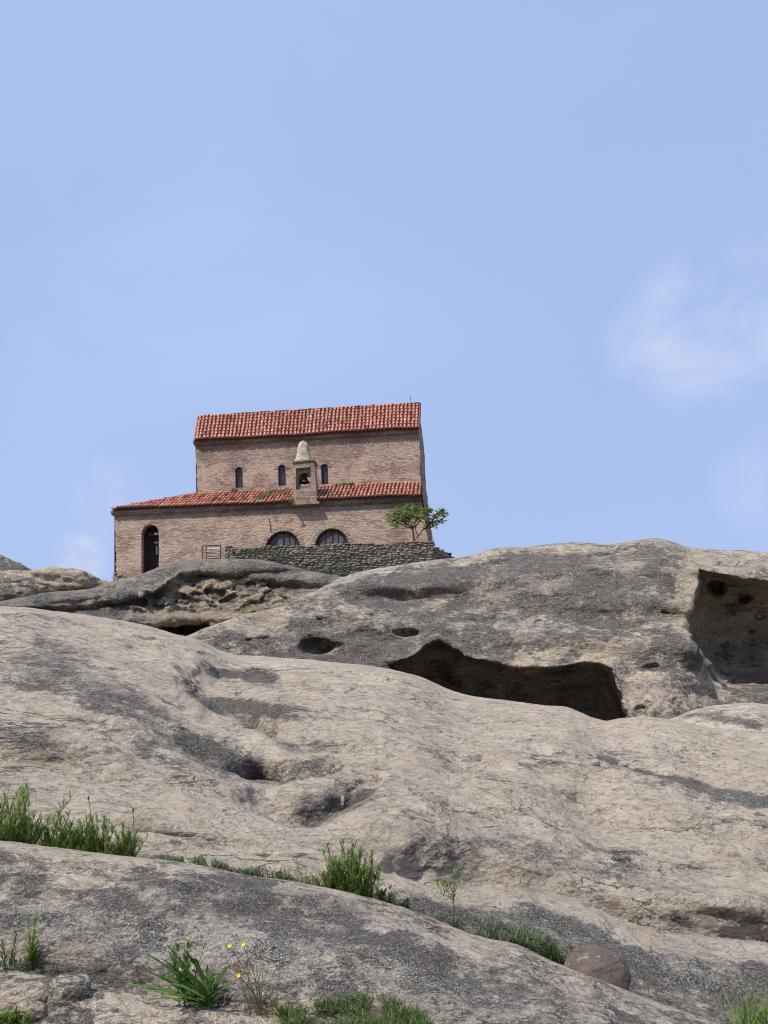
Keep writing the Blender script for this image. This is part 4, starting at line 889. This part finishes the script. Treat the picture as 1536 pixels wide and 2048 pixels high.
# ------------------------------------------------------------------ dry-stone walls on the terrace
M_STONE = simple('terrace_stone', (.165, .14, .118), .4, 5, bump=.05, tint=(.36, .315, .26))
M_STONE_BED = simple('terrace_mortar', (.21, .18, .15), .3, 5, bump=.05)
def stone_lump(mb, c, ax, up, bk, sx, sy, sz, t):
    V = []; rings = [(-1, .62), (-.55, .95), (.45, 1), (1, .66)]; n = 8; jr = [random.uniform(.86, 1.1) for _ in range(n)]
    for (y, r) in rings:
        for k in range(n):
            a = 2*math.pi*(k+.5)/n; x_, z_ = math.cos(a), math.sin(a); m_ = (abs(x_)**3.5+abs(z_)**3.5)**(-1/3.5)
            V.append(c+ax*(sx*r*x_*m_*jr[k])+up*(sz*r*z_*m_*jr[k])+bk*(y*sy))
    Fc = [tuple(range(n-1, -1, -1))]
    for i in range(3):
        for k in range(n): Fc.append((i*n+k, i*n+(k+1) % n, (i+1)*n+(k+1) % n, (i+1)*n+k))
    mb.add(V, Fc, t)
def stone_wall(name, top_px, off0, off1, zlow, label, cat='stone wall', ch=.105, seed=1, tint=0.0):
    random.seed(seed)
    pts = []; n = len(top_px)
    for i, (u, v) in enumerate(top_px):
        off = off0+(off1-off0)*i/(n-1); s, z = px(u, v, off); pts.append((s, z, off))
    root = empty(name, W(pts[0][0], zlow, off0)); tag(root, label, cat)
    mb = MB(); S = np.array([p[0] for p in pts]); Zt = np.array([p[1] for p in pts]); Of = np.array([p[2] for p in pts])
    # core
    core = MB()
    for i in range(n-1):
        a, b = pts[i], pts[i+1]; core.box([W(a[0], zlow, a[2]+.03), W(b[0], zlow, b[2]+.03), W(b[0], zlow, b[2]+.6), W(a[0], zlow, a[2]+.6), W(a[0], a[1]-.12, a[2]+.03), W(b[0], b[1]-.12, b[2]+.03), W(b[0], b[1]-.12, b[2]+.6), W(a[0], a[1]-.12, a[2]+.6)])
    core.build('core', M_STONE_BED, root)
    kmax = int((max(Zt)-zlow)/ch)+1
    for k in range(kmax):
        s = S[0]+random.uniform(-.1, .1)
        while s < S[-1]:
            wd = random.uniform(.06, .20); hh = ch*random.uniform(.40, .58); zt = np.interp(s+wd, S, Zt); z = zt-(k+.5)*ch+random.uniform(-.035, .035)+.05*math.sin(s*1.7+k)
            if z < zlow: break
            off = np.interp(s+wd, S, Of)
            for back in ((0,) if k else (0, .3)):
                stone_lump(mb, W(s+wd, z, off+.1+back+random.uniform(-.05, .04)), dv, np.array([0, 0, 1.])+dv*random.uniform(-.25, .25), nb_, wd*1.0, .16, hh, min(1, max(0, random.gauss(.35+tint-.02*k, .28))))
            s += wd*2+random.uniform(.0, .03)
    mb.build('stones', M_STONE, root); return root
ZL = px(600, 1175, -4)[1]
stone_wall('stone_wall', [(468, 1094), (500, 1093), (560, 1092), (600, 1090), (700, 1087), (800, 1084), (863, 1083)], -4, -3.2, ZL, 'long dark dry-stone retaining wall in front of the church')
stone_wall('stone_wall', [(863, 1087), (875, 1093), (890, 1099), (900, 1105), (909, 1114), (914, 1122)], -3.1, -.5, ZL, 'short stone wall falling away right of the church corner', seed=4)
stone_wall('stone_pier', [(449, 1091), (456, 1089), (464, 1091)], -4.1, -4.1, px(450, 1135, -4)[1], 'rough stone pier between the metal gate and the wall', 'pier', ch=.13, seed=6, tint=.2)
# rough masonry foot at the left corner
stone_wall('masonry_stub', [(226, 1146), (234, 1142), (246, 1150), (262, 1154)], -.55, -.55, px(240, 1185, 0)[1], 'crumbling masonry stub at the left foot of the church', 'masonry', ch=.14, seed=9, tint=.15)
random.seed(21)

# metal gate
gt = empty('gate', Wp(422, 1119, -4)); tag(gt, 'rusty metal gate panel leaning before the church wall', 'gate')
gp = [Wp(404, 1092, -4.2), Wp(441, 1090, -4.2), Wp(441, 1116, -4.2), Wp(405, 1118, -4.2)]
mb = MB()
for i in range(4): mb.tube([gp[i], gp[(i+1) % 4]], .03, 6)
mb.build('gate_frame', M_IRON, gt)
for f in (.30, .52, .62, .85):
    mb = MB(); mb.tube([gp[0]+(gp[3]-gp[0])*f, gp[1]+(gp[2]-gp[1])*f], .017, 5); mb.build('rail', M_IRON, gt)
mb = MB(); mb.tube([gp[0]+(gp[1]-gp[0])*.22, gp[3]+(gp[2]-gp[3])*.22], .02, 5); mb.build('upright', M_IRON, gt)
def gq(a, b, c, d, dy): f = lambda x, y: gp[0]+(gp[1]-gp[0])*x+(gp[3]-gp[0])*y+nb_*dy; return [f(a, d), f(b, d), f(b, c), f(a, c)]
mb = MB(); Q = gq(.24, .97, .05, .30, .03)+gq(.24, .97, .05, .30, .05); mb.box([Q[0], Q[1], Q[5], Q[4], Q[3], Q[2], Q[6], Q[7]]); mb.build('panel', M_PALE, gt)

# ------------------------------------------------------------------ plants
def blade(mb, base, d, up, L, wd, bend, seg=4, t=.5, prof=None):
    """a leaf: starts at base along d, curving by bend towards -up"""
    d = d/(np.linalg.norm(d)+1e-9); side = np.cross(d, up); side /= np.linalg.norm(side)+1e-9
    V = []; p = np.array(base, float); q = d.copy()
    for i in range(seg+1):
        f = i/seg; wv = wd*(prof(f) if prof else (math.sin(math.pi*min(1, .12+f*.88))**.7))
        V += [p-side*wv*.5, p+side*wv*.5]
        q = q-np.array([0, 0, 1])*bend/seg; q /= np.linalg.norm(q); p = p+q*L/seg
    mb.add(V, [(2*i, 2*i+1, 2*i+3, 2*i+2) for i in range(seg)], t)
def rdir(el0, el1, az=None):
    a = random.uniform(0, 2*math.pi) if az is None else az; e = R(random.uniform(el0, el1)); return np.array([math.cos(a)*math.cos(e), math.sin(a)*math.cos(e), math.sin(e)])
def herb(name, spots, label, leafm=None, stem_h=(.1, .2), leaf=(.03, .05), lw=.006, per=26, cat='plant', group=None, lean=.25, heads=0, rad=.002, el=(15, 60), tmean=.45):
    """spots: list of (world position, number of stems, height factor). One plant clump"""
    root = empty(name, spots[0][0]); tag(root, label, cat, group)
    lm, sm = MB(), MB(); tips = []
    for (p0, ns, hf, spread) in spots:
        for _ in range(ns):
            h = random.uniform(*stem_h)*hf; a = random.uniform(0, 2*math.pi); q = np.array(p0)+np.array([math.cos(a), math.sin(a), 0])*random.random()**.5*spread
            d = rdir(90-lean*90, 90); pts = [q-np.array([0, 0, .02])]; k = 5
            for i in range(k): d = d+np.array([random.gauss(0, .09), random.gauss(0, .09), .04]); d /= np.linalg.norm(d); pts.append(pts[-1]+d*h/k)
            sm.tube(pts, [rad, rad, rad*.9, rad*.8, rad*.6, rad*.4], 4)
            for j in range(per):
                f = random.uniform(.06, 1.0); x = f*k; i = min(int(x), k-1); c = pts[i]+(pts[i+1]-pts[i])*(x-i)
                dd_ = rdir(*el)*1.0+d*.35; L = random.uniform(*leaf)*(1.1-.45*f)
                blade(lm, c, dd_, np.array([0, 0, 1.]), L, lw*random.uniform(.7, 1.3), random.uniform(-.1, .9), 4, min(1, max(0, random.gauss(tmean+.25*f, .2))))
            tips.append(pts[-1])
    sm.build('stems', M_STEM, root); lm.build('leaves', leafm or M_LEAF, root)
    return root, tips
def tuft(name, p, n, hh, label, mat, wd=.003, cat='grass tuft', spread=.05, group=None, el=(45, 88), bend=.6):
    lm = MB()
    for _ in range(n):
        a = random.uniform(0, 2*math.pi); q = np.array(p)+np.array([math.cos(a), math.sin(a), 0])*random.random()**.5*spread-np.array([0, 0, .01])
        blade(lm, q, rdir(*el), np.array([random.gauss(0, 1), random.gauss(0, 1), .3]), random.uniform(*hh), wd*random.uniform(.7, 1.4), random.uniform(0, bend), 5, random.random(), lambda f: 1-f**2)
    o = lm.build(name, mat); return tag(o, label, cat, group)
slab = lambda u, v, dz=0: on('rock_slope', u, v)+np.array([0, 0, dz])
fg = lambda u, v, dz=0: on('foreground_rock', u, v)+np.array([0, 0, dz])
groove = lambda u, dy=.06, dz=-.02: at(u, cA(u)+4, 5.42)+np.array([0, dy, dz])
herb('weed_clump', [(groove(8), 16, 1.15, .09), (groove(40), 14, 1.35, .06), (groove(-30), 10, 1.1, .08), (groove(20), 14, .7, .11)], 'tall feathery green weeds at the left edge of the ledge', stem_h=(.09, .29), leaf=(.035, .085), lw=.0055, per=52, tmean=.55, el=(15, 70), lean=.5)
herb('weed_clump', [(groove(88), 14, .8, .05), (groove(125), 20, 1.0, .05), (groove(165), 18, .9, .05), (groove(205), 20, 1.0, .05), (groove(245), 18, .85, .05)], 'low row of green weeds on the ledge left of centre', stem_h=(.06, .245), leaf=(.03, .075), lw=.0055, per=46, tmean=.55, el=(15, 70), lean=.5)
# dark earth caught in the groove
us_ = np.arange(-120, 850, 6.0); V = []
for u_ in us_:
    c0 = groove(u_, -.05, -.035); V += [c0, c0+np.array([0, .07, .022+.008*math.sin(u_*.21)]), c0+np.array([0, .16, .03+.006*math.sin(u_*.13)]), c0+np.array([0, .26, .0])]
V = np.array(V); V = V+np.array([0, 0, 1])*.010*fbm(V*22, 3, 51)[:, None]
o = mesh_obj('soil', V, np.array([(4*i+j, 4*i+j+1, 4*i+j+5, 4*i+j+4) for i in range(len(us_)-1) for j in range(3)]), simple('dark_soil', (.10, .078, .055), .5, 60, bump=.01), smooth=True); tag(o, 'dark soil caught in the rock groove', kind='structure')
# two seed stalks rising from the row
for (u_, v_, uu, vv, lb_) in ((178, 1690, 177, 1598, 'thin seed stalk rising from the middle of the weeds'), (256, 1700, 266, 1622, 'bent seed stalk at the right end of the weed row')):
    p0, p1 = groove(u_), at(uu, vv, 5.45); root = empty('seed_stalk', p0); tag(root, lb_, 'seed stalk')
    mb = MB(); mid = (p0+p1)/2+np.array([.012, 0, 0]); mb.tube([p0, mid, p1], .0018, 5); mb.build('stem', M_STEM, root)
    mb = MB(); mb.tube([p1-np.array([0, 0, .006]), p1+np.array([0, 0, .004]), p1+np.array([0, 0, .018])], [.003, .0055, .002], 6); mb.build('seed_head', M_BARK, root)
    if uu > 200: mb = MB(); mb.tube([p1, p1+np.array([-.012, 0, .03]), p1+np.array([-.04, 0, .045])], .0014, 4); mb.build('branchlet', M_STEM, root)
# creeping groundcover along the groove
lm = MB()
for i in range(5200):
    u_ = random.triangular(255, 640, 430); p = groove(u_, random.uniform(-.02, .10), random.uniform(-.02, .042)*(.6+.4*math.sin(u_*.05)))
    if vnoise(np.array([[u_/16, 3.1, 0]]), 5)[0] < -.25+random.uniform(-.3, .3): continue
    blade(lm, p, rdir(10, 80), np.array([0, 0, 1.]), random.uniform(.012, .032), .006, random.uniform(0, .5), 2, random.random())
tag(lm.build('groundcover', M_LEAF_GR), 'creeping grey-green groundcover along the rock groove', kind='stuff')
herb('weed_clump', [(groove(700), 26, 1.15, .085), (groove(735), 18, 1.0, .06), (groove(665), 16, .75, .06), (groove(718, .08), 8, 1.35, .025), (groove(690), 14, .8, .10)], 'large bushy green weed clump in the groove at centre', stem_h=(.08, .28), leaf=(.03, .07), lw=.0058, per=54, tmean=.6, el=(15, 70), lean=.45)
herb('weed_clump', [(groove(625), 9, .5, .05), (groove(650), 10, .7, .05)], 'short pale weeds left of the large bushy clump', stem_h=(.12, .2), leaf=(.02, .04), lw=.005, per=16, tmean=.6)
herb('weed_clump', [(groove(562), 9, .5, .03)], 'small yellow-green sprout in the groove', M_LEAF_YL, stem_h=(.12, .2), leaf=(.02, .04), lw=.006, per=22)
herb('weed_clump', [(groove(770), 12, .5, .06), (groove(800), 8, .35, .05)], 'dark low leaves right of the large bushy clump', M_LEAF_DK, stem_h=(.12, .22), leaf=(.03, .05), lw=.009, per=20)
tuft('dry_grass', groove(612), 46, (.10, .24), 'sparse dry grass stalks beside the yellow sprout', M_STRAW, .0022, spread=.05)
# seedling with a bare stem
p0 = at(905, 1850, 5.35); root = empty('seedling', p0); tag(root, 'small seedling with bare stem and bright leafy top', 'seedling')
top_ = at(907, 1790, 5.35); mb = MB(); mb.tube([p0-np.array([0, 0, .03]), (p0+top_)/2+np.array([.006, 0, 0]), top_, at(910, 1752, 5.37)], [.0035, .003, .0025, .0012], 6); mb.build('stem', simple('red_stem', (.12, .06, .03), .2, 20), root)
lm = MB()
for (u_, v_, n) in ((885, 1768, 60), (900, 1790, 40), (920, 1755, 40), (875, 1785, 25), (915, 1785, 14), (895, 1775, 50)):
    for _ in range(n): blade(lm, at(u_+random.gauss(0, 8), v_+random.gauss(0, 7), 5.35+random.gauss(0, .03)), rdir(-10, 60), np.array([0, 0, 1.]), random.uniform(.016, .036), .0065, .2, 3, random.random())
for q in range(9): mb = None
lm.build('leaves', M_LEAF_YL, root)
br = MB()
for (u_, v_) in ((885, 1768), (920, 1755), (875, 1785), (915, 1785)): br.tube([at(906, 1800, 5.35), at((906+u_)/2, (1795+v_)/2, 5.35), at(u_, v_, 5.35)], .0015, 4)
br.build('branches', M_STEM, root)
# grey-green growth in the right-hand groove
lm = MB()
for i in range(5200):
    u_ = random.triangular(850, 1180, 1060); t_ = random.random(); v_ = cA(u_)+4-t_*np.interp(u_, [850, 950, 1060, 1130, 1190], [12, 40, 52, 60, 20])*random.random(); p = slab(u_, v_, random.uniform(0, .03))
    if fbm(np.array([[u_/22, v_/12, 0]]), 3, 8)[0] < -.10+random.uniform(-.15, .15): continue
    blade(lm, p, rdir(0, 80), np.array([0, 0, 1.]), random.uniform(.012, .038), .0055, random.uniform(0, .6), 2, random.random())
tag(lm.build('ground_cover', M_LEAF_GR), 'silvery ground cover in the right-hand groove', kind='stuff')
herb('weed_clump', [(slab(1095, 1915), 9, .6, .05), (slab(1110, 1925), 8, .6, .05)], 'dark green weeds just left of the brown boulder', M_LEAF_DK, stem_h=(.10, .2), leaf=(.03, .05), lw=.006, per=20)
herb('weed_clump', [(slab(1060, 1895), 7, .5, .05)], 'sparse green sprigs in the groove below the seedling', M_LEAF, stem_h=(.10, .2), leaf=(.03, .05), lw=.005, per=16)
tuft('dry_grass', slab(1150, 1905), 40, (.04, .10), 'reddish dry stalks behind the brown boulder', simple('rusty_stalk', (.16, .08, .05), .3, 20), .003, spread=.04)
tuft('grass_tuft', at(1512, 2050, 4.3), 150, (.06, .19), 'fresh green grass tuft at the lower right corner', M_LEAF, .0045, spread=.09)
# lower left weeds
herb('weed_clump', [(fg(55, 1950), 7, 1.1, .02), (fg(62, 1950), 4, .8, .03)], 'upright pale green weed at lower left', M_LEAF_YL, stem_h=(.10, .21), leaf=(.03, .05), lw=.006, per=22, lean=.15)
herb('weed_clump', [(fg(5, 1950), 10, 1.0, .05)], 'grey-green weeds at the left edge above the flat stones', M_LEAF_GR, stem_h=(.08, .2), leaf=(.02, .045), lw=.005, per=24)
tuft('dry_grass', fg(85, 1955), 70, (.03, .08), 'tangle of dry stalks beside the angular grey stone', M_STRAW, .002, spread=.08, el=(5, 80))
herb('weed_clump', [(at(24, 2048, 3.7), 22, .6, .06)], 'curly bright green leaves in the lower left corner', M_LEAF_YL, stem_h=(.05, .10), leaf=(.03, .05), lw=.006, per=20, tmean=.3)
# toothed rosette
pc = at(415, 2012, 3.86); root = empty('rosette_plant', pc); tag(root, 'leafy plant with long toothed leaves at lower left', 'plant'); lm = MB()
tooth = lambda f: (.25+.75*math.sin(math.pi*min(1, f*1.02))**.8)*(1.0-.55*((f*5) % 1))*(1 if f < .97 else .2)
for (uu, vv, dd_, L) in ((255, 1970, .02, .30), (300, 1905, .03, .27), (300, 1935, -.02, .24), (340, 1890, .0, .27), (350, 1915, .05, .22), (330, 1965, -.06, .18), (395, 1925, .04, .2), (430, 1945, -.02, .15), (470, 1965, .0, .16), (455, 1935, .06, .18), (380, 1950, -.05, .15), (440, 1985, -.08, .11), (370, 1995, -.07, .10), (345, 1985, .03, .16), (415, 1935, .05, .17)):
    tip = at(uu, vv, 3.86+dd_)
    for tw in range(3):
        t3 = tip+(np.array([random.gauss(0, .028), random.gauss(0, .02), random.gauss(0, .02)]) if tw else 0); d = t3-pc; L_ = np.linalg.norm(d); d = d/L_; d[2] += .32
        blade(lm, pc+np.array([random.gauss(0, .016), random.gauss(0, .016), 0]), d, np.array([random.gauss(0, .5), -.5, .9]), L_*(1.08 if tw == 0 else .8), random.uniform(.015, .027)*(1-.1*tw), .62, 30, min(1, max(0, random.gauss(.45, .35))), tooth)
lm.build('leaves', M_LEAF_ROS, root)
herb('weed_clump', [(at(372, 2004, 3.88), 8, 1.2, .035)], 'slim upright stems growing inside the toothed rosette', M_LEAF, stem_h=(.16, .235), leaf=(.035, .06), lw=.010, per=16, lean=.3)
# yellow flowers
pf = at(520, 2028, 3.84); root = empty('flowering_plant', pf); tag(root, 'thin wild plant with three yellow flowers', 'wildflower'); sm = MB(); lm = MB()
fl = [(459, 1890), (486, 1888), (477, 1950)]; base_ = pf
for (uu, vv) in fl:
    tip = at(uu, vv, 3.84); mid = base_+(tip-base_)*.5+np.array([.012, 0, .01]); sm.tube([base_, mid, tip], [.002, .0016, .001], 5)
    for k in range(14): f = random.random(); blade(lm, base_+(tip-base_)*f+np.array([.01*math.sin(f*3), 0, 0]), rdir(10, 70), np.array([0, 0, 1.]), .03*(1-f*.6), .003, .2, 3, random.random())
for k in range(26):
    q = base_+np.array([random.gauss(0, .03), random.gauss(0, .02), -.01]); t2 = at(random.uniform(460, 560), random.uniform(1890, 1990), 3.84); sm.tube([q, (q+t2)/2+np.array([random.gauss(0, .008), 0, 0]), t2], [.0015, .001, .0006], 4)
sm.build('stems', M_STRAW, root); lm.build('leaves', M_LEAF_GR, root)
for (uu, vv) in fl:
    c = at(uu, vv, 3.835); pm = MB()
    for k in range(9): blade(pm, c, np.array([math.cos(k*.7), -.45, math.sin(k*.7)])+np.array([0, 0, .15]), np.array([0, -1, .3]), .010, .005, .1, 3)
    pm.build('flower', M_PETAL, root)
herb('weed_clump', [(at(566, 2030, 3.8), 6, .5, .012)], 'small bright green sprout below the yellow flowers', M_LEAF, stem_h=(.06, .11), leaf=(.03, .055), lw=.009, per=10, tmean=.6)
lm = MB()
for i in range(6500):
    u_ = random.uniform(560, 860); vt_ = np.interp(u_, [560, 650, 720, 790, 860], [2020, 1995, 1985, 2000, 2035]); v_ = vt_+8+(2062-vt_)*random.random()**.8; p = fg(u_, v_)
    if fbm(np.array([[u_/26, v_/12, 0]]), 3, 8)[0] < .02+random.uniform(-.12, .12): continue
    blade(lm, p, rdir(25, 85), np.array([random.gauss(0, 1), random.gauss(0, 1), .4]), random.uniform(.015, .055), .0032, random.uniform(.1, .9), 3, random.random())
tag(lm.build('low_grass', leaf_mat('leaf_mixed_grass', (.06, .09, .03), (.20, .26, .09), (.30, .24, .14))), 'low tangled grass along the bottom edge', kind='stuff')
tuft('dry_grass', at(520, 2040, 3.82), 70, (.04, .12), 'dry stalks around the foot of the yellow flowers', M_STRAW, .002, spread=.12, el=(20, 85))

# little tree at the church corner
tp = Wp(829, 1084, -2.8); tree = empty('small_tree', tp); tag(tree, 'small leafy fig tree before the right corner of church', 'tree')
mb = MB(); br = MB(); lf = MB()
off_t = -2.6
def P3(u, v, o=0): return Wp(u, v, off_t+o)
mb.tube([P3(827, 1092), P3(828, 1076), P3(826, 1062), P3(822, 1050)], [.06, .05, .04, .03], 7); mb.tube([P3(829, 1085), P3(836, 1070), P3(830, 1058), P3(836, 1045)], [.04, .035, .03, .02], 6)
mb.build('trunk', M_BARK, tree)
tips = [(790, 1030), (800, 1020), (812, 1015), (825, 1018), (838, 1022), (850, 1024), (803, 1036), (818, 1032), (786, 1040), (845, 1035), (862, 1045), (869, 1036), (876, 1026), (884, 1020), (887, 1029), (880, 1042), (870, 1048), (858, 1020), (810, 1042), (832, 1034), (795, 1046)]
for i, (u_, v_) in enumerate(tips):
    o_ = random.uniform(-.5, .5); s0 = P3(826, 1058) if u_ < 856 else P3(846, 1060); t2 = P3(u_, v_, o_)
    br.tube([s0, s0+(t2-s0)*.5+np.array([0, 0, -.05]), t2], [.025, .018, .008], 5)
    for k in range(60 if u_ < 856 else 40):
        sp = .21 if u_ < 856 else .13
        c = t2+np.array([random.gauss(0, sp), random.gauss(0, sp), random.gauss(0, sp*.62)])
        blade(lf, c, rdir(-40, 50), np.array([random.gauss(0, .5), random.gauss(0, .5), 1.]), random.uniform(.12, .22), random.uniform(.08, .14), .3, 2, random.random())
br.tube([P3(834, 1076), P3(843, 1064), P3(848, 1058)], [.03, .025, .02], 5)
br.build('branches', M_BARK, tree); lf.build('crown', M_LEAF, tree)

# bushes at the wall and weeds on the roof, each a leaf cloud of its own
def leaf_bush(name, cells, off, label, mat, lsz=(.06, .12), cat='bush', n=60, z=.0):
    """cells: (u, v, ru, rv) pixel ellipses filled with leaves, around the plane off"""
    qs = []; lf = MB()
    for (u_, v_, ru, rv) in cells:
        for _ in range(int(n*ru*rv/40)+8):
            a = random.uniform(0, 2*math.pi); r = random.random()**.5; du_, dv_ = ru*r*math.cos(a), rv*r*math.sin(a)
            c = Wp(u_+du_, v_+dv_, off+random.gauss(0, .12)); blade(lf, c, rdir(-10, 80), np.array([random.gauss(0, .6), random.gauss(0, .6), 1.]), random.uniform(*lsz), lsz[0]*.5, .4, 2, random.random())
        q = MB(); q.tube([Wp(u_, v_+rv, off), Wp(u_+random.uniform(-2, 2), v_, off), Wp(u_+random.uniform(-3, 3), v_-rv*.8, off)], [.02, .015, .006], 4); qs.append(q)
    root = empty(name, Wp(cells[0][0], cells[0][1]+cells[0][3], off)); tag(root, label, cat)
    for q in qs: q.build('stem', M_BARK, root)
    lf.build('leaves', mat, root)
leaf_bush('bush', [(510, 1106, 12, 8), (530, 1104, 16, 8), (553, 1108, 14, 8), (565, 1116, 8, 6), (495, 1104, 8, 5)], -4.25, 'dark green bush growing on the left end of the stone wall', M_LEAF_DK, n=60)
leaf_bush('bush', [(620, 1140, 18, 7), (660, 1143, 22, 9), (692, 1148, 14, 6), (688, 1136, 10, 8)], -4.25, 'dark creeper at the foot of the stone wall', M_LEAF_DK, n=50)
def on_roof(u, v): # offset of the lower roof along the sight line
    f = np.clip((np.interp(u, [224, 842], [1019, 991])-v)/26, 0, 1); return -OV+f*(UP+OV)-.40
for (cells, lb_, mt) in (([(518, 996, 8, 4), (530, 990, 8, 5), (545, 985, 9, 5), (560, 986, 10, 5), (575, 982, 9, 5)], 'dry brown-green weeds on the lower roof left of belfry', M_LEAF_GR),
                         ([(645, 990, 7, 6), (655, 991, 8, 6), (668, 991, 9, 5), (680, 990, 6, 4)], 'dark weeds on the lower roof right of belfry', M_LEAF_DK),
                         ([(690, 970, 10, 3), (676, 971, 7, 3), (702, 969, 6, 3)], 'thin green weeds where the lower roof meets the upper wall', M_LEAF),
                         ([(490, 998, 6, 3), (440, 1001, 5, 3), (470, 982, 8, 3)], 'sparse moss tufts on the left part of lower roof', M_STRAW),
                         ([(578, 996, 6, 5), (583, 1001, 4, 4)], 'green weeds close against the left side of the belfry', M_LEAF)):
    qs = []; lf = MB()
    for (u_, v_, ru, rv) in cells:
        for _ in range(120):
            a = random.uniform(0, 2*math.pi); r = random.random()**.5; uu, vv = u_+ru*r*math.cos(a), v_+rv*r*math.sin(a)
            blade(lf, Wp(uu, vv+1, on_roof(uu, vv)), rdir(10, 85), np.array([random.gauss(0, .6), random.gauss(0, .6), 1.]), random.uniform(.08, .22), .045, .4, 2, random.random())
        q = MB(); q.tube([Wp(u_, v_+rv, on_roof(u_, v_)), Wp(u_, v_-rv*.6, on_roof(u_, v_))], .01, 4); qs.append(q)
    root = empty('roof_weeds', Wp(cells[0][0], cells[0][1]+2, on_roof(cells[0][0], cells[0][1]))); tag(root, lb_, 'weeds', 'weeds growing on the lower roof')
    for q in qs: q.build('stem', M_STEM, root)
    lf.build('leaves', mt, root)
